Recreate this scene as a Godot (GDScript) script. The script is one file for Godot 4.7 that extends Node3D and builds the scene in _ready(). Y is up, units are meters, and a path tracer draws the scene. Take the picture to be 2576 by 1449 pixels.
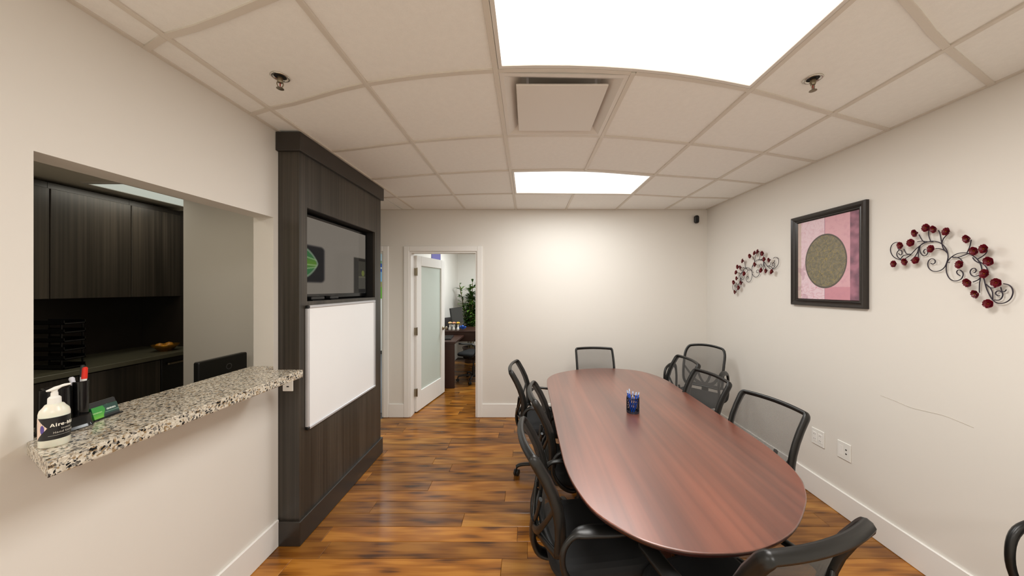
extends Node3D
# Meeting room with an oval table, reception hatch, TV column and an office door.
# x: right, y: up, depth d: away from the camera (world z = -d).

const F := 800.0          # focal length in pixels of the 2576 x 1449 frame
const VPX := 1327.0
const VPY := 724.5
const EYE := 1.575
const CEIL := 2.53
const XL := -1.53         # left wall face
const XR := 2.19          # right wall face
const DB := 3.88          # back wall face

var M := {}
var rng := RandomNumberGenerator.new()
var taken := {}

# ------------------------------------------------------------------ mesh builder
class MB:
	var v := PackedVector3Array()
	var n := PackedVector3Array()
	var uv := PackedVector2Array()
	func tri(a: Vector3, b: Vector3, c: Vector3, na: Vector3, nb: Vector3, nc: Vector3, ua := Vector2.ZERO, ub := Vector2.ZERO, uc := Vector2.ZERO) -> void:
		var cr := (b - a).cross(c - a)
		if cr.length_squared() < 1e-16:
			return
		if cr.dot(na + nb + nc) > 0.0:
			v.append_array([a, c, b]); n.append_array([na, nc, nb]); uv.append_array([ua, uc, ub])
		else:
			v.append_array([a, b, c]); n.append_array([na, nb, nc]); uv.append_array([ua, ub, uc])
	func quad(a: Vector3, b: Vector3, c: Vector3, d: Vector3, nn: Vector3, ua := Vector2(0, 1), ub := Vector2(1, 1), uc := Vector2(1, 0), ud := Vector2(0, 0)) -> void:
		tri(a, b, c, nn, nn, nn, ua, ub, uc)
		tri(a, c, d, nn, nn, nn, ua, uc, ud)
	func box(lo: Vector3, hi: Vector3, bev := 0.0, xf := Transform3D.IDENTITY) -> void:
		var c := (lo + hi) * 0.5
		var h := ((hi - lo) * 0.5).abs()
		bev = minf(bev, minf(h.x, minf(h.y, h.z)) * 0.9)
		var ax := [Vector3.RIGHT, Vector3.UP, Vector3.BACK]
		for i in 3:
			var j := (i + 1) % 3
			var k := (i + 2) % 3
			for s in [-1.0, 1.0]:
				var o: Vector3 = c + ax[i] * (h[i] * s)
				var p: Vector3 = ax[j] * (h[j] - bev)
				var q: Vector3 = ax[k] * (h[k] - bev)
				quad(xf * (o - p - q), xf * (o + p - q), xf * (o + p + q), xf * (o - p + q), (xf.basis * (ax[i] * s)).normalized())
			if bev > 0.0:
				for s in [-1.0, 1.0]:
					for t in [-1.0, 1.0]:
						var e1: Vector3 = c + ax[i] * (h[i] * s) + ax[j] * ((h[j] - bev) * t)
						var e2: Vector3 = c + ax[i] * ((h[i] - bev) * s) + ax[j] * (h[j] * t)
						var l: Vector3 = ax[k] * (h[k] - bev)
						quad(xf * (e1 - l), xf * (e1 + l), xf * (e2 + l), xf * (e2 - l), (xf.basis * (ax[i] * s + ax[j] * t)).normalized())
		if bev > 0.0:
			for sx in [-1.0, 1.0]:
				for sy in [-1.0, 1.0]:
					for sz in [-1.0, 1.0]:
						var g := Vector3(sx, sy, sz)
						var nn := (xf.basis * g).normalized()
						var b := Vector3(bev, bev, bev)
						var p0 := c + (h - Vector3(0, b.y, b.z)) * g
						var p1 := c + (h - Vector3(b.x, 0, b.z)) * g
						var p2 := c + (h - Vector3(b.x, b.y, 0)) * g
						tri(xf * p0, xf * p1, xf * p2, nn, nn, nn)
	# swept tube; radii: Array of Vector2 (side, up) or one Vector2; hint: up direction or ZERO for parallel transport
	func sweep(pts: Array, radii, sides := 8, hint := Vector3.ZERO, closed := false) -> void:
		var cnt := pts.size()
		var rings := []
		var side := Vector3.ZERO
		var prev_up := Vector3.ZERO
		for i in cnt:
			var a: Vector3 = pts[(i - 1 + cnt) % cnt] if closed or i > 0 else pts[0]
			var b: Vector3 = pts[(i + 1) % cnt] if closed or i < cnt - 1 else pts[cnt - 1]
			var t := (b - a).normalized()
			var up := hint
			if hint == Vector3.ZERO:
				if prev_up == Vector3.ZERO:
					up = Vector3.UP if absf(t.y) < 0.9 else Vector3.RIGHT
				else:
					up = prev_up
			side = t.cross(up)
			if side.length() < 1e-4:
				side = t.cross(Vector3(0.3, 0.2, 1.0))
			side = side.normalized()
			var u := side.cross(t).normalized()
			prev_up = u
			var r: Vector2 = radii[i] if radii is Array else radii
			var ring := []
			for k in sides:
				var an := TAU * k / sides
				var cs := cos(an)
				var sn := sin(an)
				var nn := (side * (cs / maxf(r.x, 1e-5)) + u * (sn / maxf(r.y, 1e-5))).normalized()
				ring.append([pts[i] + side * (r.x * cs) + u * (r.y * sn), nn])
			rings.append(ring)
		for i in (cnt if closed else cnt - 1):
			var A: Array = rings[i]
			var B: Array = rings[(i + 1) % cnt]
			for k in sides:
				var k2 := (k + 1) % sides
				tri(A[k][0], A[k2][0], B[k2][0], A[k][1], A[k2][1], B[k2][1])
				tri(A[k][0], B[k2][0], B[k][0], A[k][1], B[k2][1], B[k][1])
		if not closed:
			for e in [0, cnt - 1]:
				var R: Array = rings[e]
				var other: Vector3 = pts[1] if e == 0 else pts[cnt - 2]
				var nn: Vector3 = (pts[e] - other).normalized()
				for k in range(1, sides - 1):
					tri(R[0][0], R[k][0], R[k + 1][0], nn, nn, nn)
	# turned shape: profile of Vector2(radius, y), round the axis at c
	func lathe(prof: Array, c := Vector3.ZERO, seg := 24, xf := Transform3D.IDENTITY, smooth := false) -> void:
		var nl := []
		for i in prof.size() - 1:
			var d: Vector2 = prof[i + 1] - prof[i]
			nl.append(Vector2(d.y, -d.x).normalized())
		for i in prof.size() - 1:
			var p: Vector2 = prof[i]
			var q: Vector2 = prof[i + 1]
			var n0: Vector2 = nl[i]
			var n1: Vector2 = nl[i]
			if smooth:
				if i > 0: n0 = (nl[i] + nl[i - 1]).normalized()
				if i < nl.size() - 1: n1 = (nl[i] + nl[i + 1]).normalized()
			for k in seg:
				var a := TAU * k / seg
				var b := TAU * (k + 1) / seg
				var ca := Vector3(cos(a), 0, sin(a))
				var cb := Vector3(cos(b), 0, sin(b))
				var P0 := xf * (c + ca * p.x + Vector3.UP * p.y)
				var P1 := xf * (c + cb * p.x + Vector3.UP * p.y)
				var P2 := xf * (c + cb * q.x + Vector3.UP * q.y)
				var P3 := xf * (c + ca * q.x + Vector3.UP * q.y)
				var m0 := xf.basis * (ca * n0.x + Vector3.UP * n0.y)
				var m1 := xf.basis * (cb * n0.x + Vector3.UP * n0.y)
				var m2 := xf.basis * (cb * n1.x + Vector3.UP * n1.y)
				var m3 := xf.basis * (ca * n1.x + Vector3.UP * n1.y)
				tri(P0, P1, P2, m0, m1, m2)
				tri(P0, P2, P3, m0, m2, m3)
	# solid from an outline in x/z: rings of Vector2(inset, y) from top to bottom
	func ringed(outline: PackedVector2Array, rings: Array, xf := Transform3D.IDENTITY, smooth := true) -> void:
		var cnt := outline.size()
		var area := 0.0
		for i in cnt:
			area += outline[i].cross(outline[(i + 1) % cnt])
		var sg := 1.0 if area > 0.0 else -1.0
		var nor := PackedVector2Array()
		for i in cnt:
			var t := (outline[(i + 1) % cnt] - outline[(i - 1 + cnt) % cnt]).normalized()
			nor.append(Vector2(t.y, -t.x) * sg)
		var loops := []
		for r in rings:
			var lp := PackedVector3Array()
			for i in cnt:
				var p: Vector2 = outline[i] - nor[i] * r.x
				lp.append(Vector3(p.x, r.y, p.y))
			loops.append(lp)
		for j in rings.size() - 1:
			var dr: Vector2 = rings[j + 1] - rings[j]
			var nj := Vector2(-dr.y, -dr.x).normalized()   # (outward, up) going down the side
			for i in cnt:
				var k := (i + 1) % cnt
				var na := Vector3(nor[i].x * nj.x, nj.y, nor[i].y * nj.x).normalized()
				var nb := Vector3(nor[k].x * nj.x, nj.y, nor[k].y * nj.x).normalized()
				if not smooth:
					var e := (outline[k] - outline[i]).normalized()
					na = Vector3(e.y * sg * nj.x, nj.y, -e.x * sg * nj.x).normalized(); nb = na
				var A: Vector3 = loops[j][i]
				var B: Vector3 = loops[j][k]
				var C: Vector3 = loops[j + 1][k]
				var D: Vector3 = loops[j + 1][i]
				tri(xf * A, xf * B, xf * C, xf.basis * na, xf.basis * nb, xf.basis * nb)
				tri(xf * A, xf * C, xf * D, xf.basis * na, xf.basis * nb, xf.basis * na)
		for e in [0, rings.size() - 1]:
			var flat := PackedVector2Array()
			for p in loops[e]:
				flat.append(Vector2(p.x, p.z))
			var idx := Geometry2D.triangulate_polygon(flat)
			var nn := xf.basis * (Vector3.UP if e == 0 else Vector3.DOWN)
			for i in range(0, idx.size(), 3):
				tri(xf * loops[e][idx[i]], xf * loops[e][idx[i + 1]], xf * loops[e][idx[i + 2]], nn, nn, nn)
	func mesh() -> ArrayMesh:
		var arr := []
		arr.resize(Mesh.ARRAY_MAX)
		arr[Mesh.ARRAY_VERTEX] = v
		arr[Mesh.ARRAY_NORMAL] = n
		arr[Mesh.ARRAY_TEX_UV] = uv
		var m := ArrayMesh.new()
		m.add_surface_from_arrays(Mesh.PRIMITIVE_TRIANGLES, arr)
		return m

# ------------------------------------------------------------------ helpers
func V(x: float, y: float, d: float) -> Vector3:
	return Vector3(x, y, -d)

func bx(mb: MB, x0: float, x1: float, y0: float, y1: float, d0: float, d1: float, bev := 0.0) -> void:
	mb.box(Vector3(minf(x0, x1), minf(y0, y1), -maxf(d0, d1)), Vector3(maxf(x0, x1), maxf(y0, y1), -minf(d0, d1)), bev)

func numbered(called: String) -> String:
	if not taken.has(called):
		taken[called] = 0
		return called
	taken[called] += 1
	return "%s_%03d" % [called, taken[called]]

func put(called: String, mesh: Mesh, m: Material, parent: Node = self) -> MeshInstance3D:
	var o := MeshInstance3D.new()
	o.name = numbered(called) if parent == self else called
	o.mesh = mesh
	o.material_override = m
	o.cast_shadow = GeometryInstance3D.SHADOW_CASTING_SETTING_ON
	parent.add_child(o, true)
	return o

func tag(o: Node, label: String, category: String, group := "") -> Node:
	o.set_meta("label", label)
	o.set_meta("category", category)
	if group != "": o.set_meta("group", group)
	return o

func thing(called: String, label: String, category: String, at := Vector3.ZERO, turn := 0.0, group := "") -> Node3D:
	var o := Node3D.new()
	o.name = numbered(called)
	add_child(o, true)
	o.position = at
	o.rotation.y = turn
	tag(o, label, category, group)
	return o

func struct(called: String, mesh: Mesh, m: Material) -> MeshInstance3D:
	var o := put(called, mesh, m)
	o.set_meta("kind", "structure")
	return o

func on_right(px: float, py: float, off := 0.0) -> Vector3:     # pixel to point on the right wall
	var d := F * (XR - off) / (px - VPX)
	return V(XR - off, EYE - (py - VPY) * d / F, d)

func smooth_path(p: Array, per := 4, closed := false) -> Array:
	var out := []
	var c := p.size()
	for i in (c if closed else c - 1):
		var a = p[(i - 1 + c) % c] if closed or i > 0 else p[0]
		var b = p[i]
		var d = p[(i + 1) % c]
		var e = p[(i + 2) % c] if closed or i < c - 2 else p[c - 1]
		for k in per:
			var t := float(k) / per
			out.append((b * 2.0 + (d - a) * t + (a * 2.0 - b * 5.0 + d * 4.0 - e) * t * t + (b * 3.0 - a - d * 3.0 + e) * t * t * t) * 0.5)
	if not closed:
		out.append(p[c - 1])
	return out

func rounded_rect(w: float, h: float, r: float, seg := 5, c := Vector2.ZERO) -> PackedVector2Array:
	var o := PackedVector2Array()
	for q in 4:
		var cx: float = (w / 2 - r) * (1 if q == 0 or q == 3 else -1)
		var cy: float = (h / 2 - r) * (1 if q < 2 else -1)
		for k in seg + 1:
			var a := PI / 2 * (q + float(k) / seg)
			o.append(c + Vector2(cx + cos(a) * r, cy + sin(a) * r))
	return o

func image_tex(w: int, h: int, f: Callable) -> ImageTexture:
	var bytes := PackedByteArray()
	bytes.resize(w * h * 4)
	var i := 0
	for y in h:
		for x in w:
			var c: Color = f.call(float(x) / w, float(y) / h)
			bytes[i] = clampi(int(c.r * 255.0), 0, 255)
			bytes[i + 1] = clampi(int(c.g * 255.0), 0, 255)
			bytes[i + 2] = clampi(int(c.b * 255.0), 0, 255)
			bytes[i + 3] = 255
			i += 4
	return ImageTexture.create_from_image(Image.create_from_data(w, h, false, Image.FORMAT_RGBA8, bytes))

func noise(seed_: int, freq: float, oct := 3, kind := FastNoiseLite.TYPE_SIMPLEX_SMOOTH) -> FastNoiseLite:
	var n := FastNoiseLite.new()
	n.seed = seed_
	n.noise_type = kind
	n.frequency = freq
	n.fractal_octaves = oct
	if oct <= 1: n.fractal_type = FastNoiseLite.FRACTAL_NONE
	return n

func mat(color: Color, rough := 0.6, metal := 0.0, spec := 0.5) -> StandardMaterial3D:
	var m := StandardMaterial3D.new()
	m.albedo_color = color
	m.roughness = rough
	m.metallic = metal
	m.metallic_specular = spec
	return m

func rgb(r: float, g: float, b: float) -> Color:
	return Color(r / 255.0, g / 255.0, b / 255.0)

func tri_mat(t: Texture2D, scale: Vector3, rough := 0.5, world := true) -> StandardMaterial3D:
	var m := mat(Color.WHITE, rough)
	m.albedo_texture = t
	m.uv1_triplanar = true
	m.uv1_world_triplanar = world
	m.uv1_scale = scale
	m.uv1_triplanar_sharpness = 8.0
	return m

# ------------------------------------------------------------------ camera and light
func set_camera() -> void:
	var cam := Camera3D.new()
	cam.name = "camera"
	cam.projection = Camera3D.PROJECTION_FRUSTUM
	cam.near = 0.05
	cam.far = 60.0
	cam.size = 2.0 * cam.near * 724.5 / F
	cam.frustum_offset = Vector2((1288.0 - VPX) / F * cam.near, 0.0)
	cam.position = Vector3(0, EYE, 0)
	add_child(cam)
	cam.current = true
	var we := WorldEnvironment.new()
	we.name = "surroundings"
	var e := Environment.new()
	e.background_mode = Environment.BG_COLOR
	e.background_color = Color(0.02, 0.02, 0.02)
	e.tonemap_mode = Environment.TONE_MAPPER_LINEAR
	e.tonemap_exposure = 0.91
	e.sdfgi_enabled = true
	e.ssao_enabled = true
	e.ssil_enabled = true
	we.environment = e
	add_child(we)

func area_light(called: String, at: Vector3, sx: float, sd: float, energy: float, color: Color) -> void:
	var l := AreaLight3D.new()
	l.name = called
	l.area_size = Vector2(sx, sd)
	l.light_energy = energy
	l.light_color = color
	l.shadow_enabled = true
	l.area_range = 14.0
	l.position = at
	l.rotation.x = -PI / 2
	add_child(l)

func set_lights() -> void:
	var warm := Color(1.0, 0.99, 0.975)
	area_light("light_over_table_front", V(0.47, CEIL - 0.012, 1.12), 1.14, 0.5, 3.4, warm)
	area_light("light_over_table_back", V(0.47, CEIL - 0.012, 2.93), 1.14, 0.52, 2.5, Color(0.985, 1.0, 1.0))
	area_light("light_behind_viewer", V(0.47, CEIL - 0.012, -1.3), 1.14, 0.52, 4.5, warm)
	area_light("fill_light_lobby", V(-2.8, CEIL - 0.012, -0.9), 1.14, 0.52, 4.5, warm)  # added fill lamp out of view, for more bounce on the ceiling
	area_light("light_in_office", V(-0.3, CEIL - 0.02, 5.6), 1.14, 0.52, 5.5, Color(0.96, 0.99, 1.0))
	area_light("light_in_side_room", V(-3.0, CEIL - 0.02, 5.6), 1.14, 0.52, 4.0, Color(0.93, 0.98, 1.0))
	area_light("light_in_reception", V(-3.13, 2.343, 2.72), 0.22, 0.62, 0.30, Color(1.0, 0.97, 0.9))
	area_light("fill_light_reception", V(-2.45, 2.35, 1.55), 0.55, 0.55, 0.5, Color(1.0, 0.95, 0.86))  # added fill lamp out of view, brightens the reception partition

func _ready() -> void:
	rng.seed = 7
	set_camera()
	set_lights()
	make_materials()
	build_shell()
	build_ceiling()
	build_floor()
	build_doors()
	build_column()
	build_reception()
	build_table()
	build_chairs()
	build_right_wall()
	build_counter_items()
	build_office()

# ------------------------------------------------------------------ materials
func make_materials() -> void:
	M.wall = mat(rgb(233, 228, 220), 0.55)
	M.taupe = mat(rgb(236, 228, 212), 0.7)
	M.trim = mat(rgb(244, 241, 236), 0.35)
	M.tile = mat(rgb(253, 251, 246), 0.9)
	var tn := noise(11, 0.35, 2)
	var tn2 := noise(12, 0.06, 2)
	M.tile.albedo_texture = image_tex(256, 256, func(u, v):
		var a: float = 0.98 + 0.012 * tn.get_noise_2d(u * 256, v * 256) + 0.008 * tn2.get_noise_2d(u * 256, v * 256)
		return Color(a, a, a))
	M.tile.uv1_triplanar = true
	M.tile.uv1_world_triplanar = true
	M.tile.uv1_scale = Vector3(1.6, 1.6, 1.6)
	M.tee = mat(rgb(222, 214, 202), 0.4)
	M.panel = mat(rgb(250, 250, 250), 0.6)
	M.panel.emission_enabled = true
	M.panel.emission = Color(1, 0.985, 0.96)
	M.panel.emission_energy_multiplier = 1.6
	M.dim_panel = mat(rgb(235, 235, 225), 0.6)
	M.dim_panel.emission_enabled = true
	M.dim_panel.emission = Color(0.92, 0.95, 0.9)
	M.dim_panel.emission_energy_multiplier = 0.55
	M.metal_white = mat(rgb(228, 222, 214), 0.35)
	M.chrome = mat(rgb(205, 200, 190), 0.18, 1.0)
	M.brushed = mat(rgb(150, 140, 120), 0.35, 1.0)
	M.alu = mat(rgb(205, 205, 208), 0.4, 0.35)
	M.black = mat(rgb(22, 22, 22), 0.42)
	M.black_gloss = mat(rgb(12, 12, 13), 0.15)
	M.black_soft = mat(rgb(17, 17, 18), 0.85)
	M.plastic = mat(rgb(19, 19, 18), 0.36)
	M.void_black = mat(rgb(18, 15, 13), 0.8)
	M.frosted = mat(rgb(214, 222, 214), 0.35)
	M.frosted.backlight_enabled = true
	M.frosted.backlight = Color(0.45, 0.5, 0.46)
	# laminate of the column and cabinets: near-black oak with upright grain
	var g1 := noise(21, 0.045, 3)
	var g2 := noise(22, 0.012, 2)
	var lam := image_tex(512, 512, func(u, v):
		var s: float = g1.get_noise_2d(u * 900.0, v * 26.0)
		var b: float = g2.get_noise_2d(u * 420.0, v * 120.0)
		var k: float = clampf(0.5 + 0.55 * s + 0.5 * b, 0.0, 1.0)
		return Color(0.165, 0.15, 0.13).lerp(Color(0.30, 0.272, 0.238), k))
	M.laminate = tri_mat(lam, Vector3(1, 0.35, 1), 0.34)
	M.laminate.uv1_offset = Vector3(0, -0.95, 0)
	M.laminate_trim = mat(rgb(47, 42, 37), 0.3)
	# floor: warm hand-scraped planks
	var f1 := noise(31, 0.02, 4)
	var f2 := noise(32, 0.011, 2)
	var f3 := noise(33, 0.09, 2)
	M.floor_tex = image_tex(1024, 512, func(u, v):
		var x: float = u * 1024.0
		var y: float = v * 512.0
		var grain: float = f1.get_noise_2d(x * 0.22, y * 4.2)
		var blot: float = f2.get_noise_2d(x * 0.45, y * 2.2)
		var fine: float = f3.get_noise_2d(x * 0.12, y * 2.6)
		var k: float = clampf(0.66 + 0.36 * grain + 0.62 * blot + 0.10 * fine, 0.0, 1.0)
		var c: Color = Color(0.29, 0.172, 0.068).lerp(Color(0.585, 0.378, 0.138), smoothstep(0.0, 0.55, k))
		return c.lerp(Color(0.70, 0.485, 0.205), smoothstep(0.5, 1.0, k)))
	M.planks = []
	for t in [Color(1, 1, 1), Color(0.86, 0.83, 0.80), Color(1.04, 1.0, 0.95), Color(0.80, 0.76, 0.73), Color(0.95, 0.9, 0.82)]:
		var pm := mat(t, 0.24)
		pm.albedo_texture = M.floor_tex
		M.planks.append(pm)
	M.subfloor = mat(rgb(46, 27, 12), 0.6)
	M.carpet = mat(rgb(120, 120, 122), 0.95)
	# table veneer: mahogany, grain along the length
	var v1 := noise(41, 0.03, 4)
	var v2 := noise(42, 0.008, 2)
	var ven := image_tex(512, 512, func(u, v):
		var s: float = v1.get_noise_2d(u * 760.0, v * 34.0)
		var b: float = v2.get_noise_2d(u * 512.0, v * 160.0)
		var k: float = clampf(0.5 + 0.5 * s + 0.6 * b, 0.0, 1.0)
		return Color(0.35, 0.18, 0.13).lerp(Color(0.51, 0.285, 0.21), k))
	M.veneer = tri_mat(ven, Vector3(0.85, 0.85, 0.42), 0.33)
	M.veneer.uv1_offset = Vector3(-0.1, 0, 0.4)
	M.veneer.metallic_specular = 0.7
	M.veneer.clearcoat_enabled = true
	M.veneer.clearcoat = 1.0
	M.veneer.clearcoat_roughness = 0.36
	M.mahogany_dark = mat(rgb(52, 22, 16), 0.35)
	# granite
	var c1 := noise(51, 0.085, 1, FastNoiseLite.TYPE_CELLULAR)
	c1.cellular_return_type = FastNoiseLite.RETURN_CELL_VALUE
	var c2 := noise(52, 0.13, 1, FastNoiseLite.TYPE_CELLULAR)
	c2.cellular_return_type = FastNoiseLite.RETURN_CELL_VALUE
	var w1 := noise(53, 0.03, 3)
	var gran := image_tex(768, 768, func(u, v):
		var x: float = u * 768.0
		var y: float = v * 768.0
		var wx: float = x + 9.0 * w1.get_noise_2d(x, y)
		var wy: float = y + 9.0 * w1.get_noise_2d(x + 300.0, y)
		var a: float = c1.get_noise_2d(wx, wy)
		var b: float = c2.get_noise_2d(wx + 91.0, wy)
		var c: Color = Color(0.87, 0.84, 0.78).lerp(Color(0.74, 0.69, 0.61), clampf(0.5 + 0.5 * b, 0, 1))
		if a > 0.84: c = Color(0.16, 0.155, 0.15)
		elif a > 0.55: c = Color(0.55, 0.53, 0.50)
		elif a < -0.78: c = Color(0.62, 0.53, 0.41)
		elif a < -0.62: c = Color(0.88, 0.85, 0.79)
		if b > 0.84: c = c.lerp(Color(0.22, 0.21, 0.2), 0.75)
		return c)
	M.granite = tri_mat(gran, Vector3(2.6, 2.6, 2.6), 0.14)
	M.leaf = mat(rgb(58, 92, 34), 0.5)
	M.leaf2 = mat(rgb(100, 135, 48), 0.5)
	M.wire = mat(rgb(48, 40, 52), 0.4, 0.4)
	M.petal = mat(rgb(104, 12, 28), 0.32)
	M.gold = mat(rgb(205, 150, 60), 0.3, 0.9)
	M.desk = mat(rgb(58, 33, 22), 0.4)
	M.white_plastic = mat(rgb(238, 236, 230), 0.35)
	M.slot = mat(rgb(40, 38, 36), 0.7)

# ------------------------------------------------------------------ room shell
func build_shell() -> void:
	var T := 0.12
	# left wall with the hatch: depth 0.968 to 3.24, opening 0.988-1.915, y 1.065-2.00
	var w := MB.new()
	bx(w, XL - T, XL, 0, CEIL + 0.1, 1.915, 3.24)
	bx(w, XL - T, XL, 0, 1.06, 0.985, 1.915)
	bx(w, XL - T, XL, 2.0, CEIL + 0.1, 0.985, 1.915)
	bx(w, XL - T, XL, 0, CEIL + 0.1, 0.9, 0.985)
	struct("wall_left", w.mesh(), M.wall)
	var r := MB.new()
	bx(r, -4.1, XL - T, 0, CEIL + 0.1, 0.9, 0.965)
	struct("wall_left_return", r.mesh(), M.wall)
	var far_left := MB.new()
	bx(far_left, -4.2, -4.1, 0, CEIL + 0.1, -2.8, 0.965)
	struct("wall_far_left", far_left.mesh(), M.wall)
	var front := MB.new()
	bx(front, -4.2, XR + T, 0, CEIL + 0.1, -2.92, -2.8)
	struct("wall_front", front.mesh(), M.wall)
	var right := MB.new()
	bx(right, XR, XR + T, 0, CEIL + 0.1, -2.8, DB + T)
	var wr := struct("wall_right", right.mesh(), M.wall)
	# pencil-thin scrape across the paint
	var sc := MB.new()
	var sp := []
	for p in [[2215, 995], [2255, 1010], [2290, 1025], [2330, 1035], [2372, 1045], [2402, 1056], [2450, 1076]]:
		sp.append(on_right(p[0], p[1], 0.0005))
	sc.sweep(smooth_path(sp, 3), Vector2(0.0012, 0.0012), 5)
	put("scrape_mark", sc.mesh(), mat(rgb(196, 186, 172), 0.7), wr)
	# back wall with two openings
	var b := MB.new()
	bx(b, -0.616, XR + T, 0, CEIL + 0.1, DB, DB + T)
	bx(b, -1.757, -1.44, 0, CEIL + 0.1, DB, DB + T)
	bx(b, -1.44, -0.616, 2.02, CEIL + 0.1, DB, DB + T)
	bx(b, -2.6, -1.757, 2.02, CEIL + 0.1, DB, DB + T)
	bx(b, -4.2, -2.6, 0, CEIL + 0.1, DB, DB + T)
	struct("wall_back", b.mesh(), M.wall)
	# corridor end and reception walls
	var e := MB.new()
	bx(e, -3.9, XL - T, 0, CEIL + 0.1, 3.14, 3.24)
	struct("wall_reception_end", e.mesh(), M.taupe)
	var part := MB.new()
	bx(part, -2.835, XL - T, 0, 2.36, 2.62, 2.72)
	struct("wall_reception_partition", part.mesh(), M.wall)
	var s := MB.new()
	bx(s, -3.9, -3.8, 0, CEIL + 0.1, 0.965, 3.14)
	struct("wall_reception_side", s.mesh(), M.taupe)
	var c := MB.new()
	bx(c, -4.2, -4.1, 0, CEIL + 0.1, 3.24, DB)
	struct("wall_corridor_end", c.mesh(), M.wall)
	# baseboards
	var names := ["right", "back", "back_narrow", "left", "left_return"]
	var spans := [[XR - 0.015, XR, -2.8, DB], [-0.553, XR, DB - 0.015, DB], [-1.69, -1.507, DB - 0.015, DB], [XL, XL + 0.015, 0.885, 1.94], [-4.1, XL + 0.015, 0.885, 0.9]]
	for i in names.size():
		var bb := MB.new()
		bx(bb, spans[i][0], spans[i][1], 0.0, 0.165, spans[i][2], spans[i][3], 0.004)
		struct("baseboard_" + names[i], bb.mesh(), M.trim)

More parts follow.
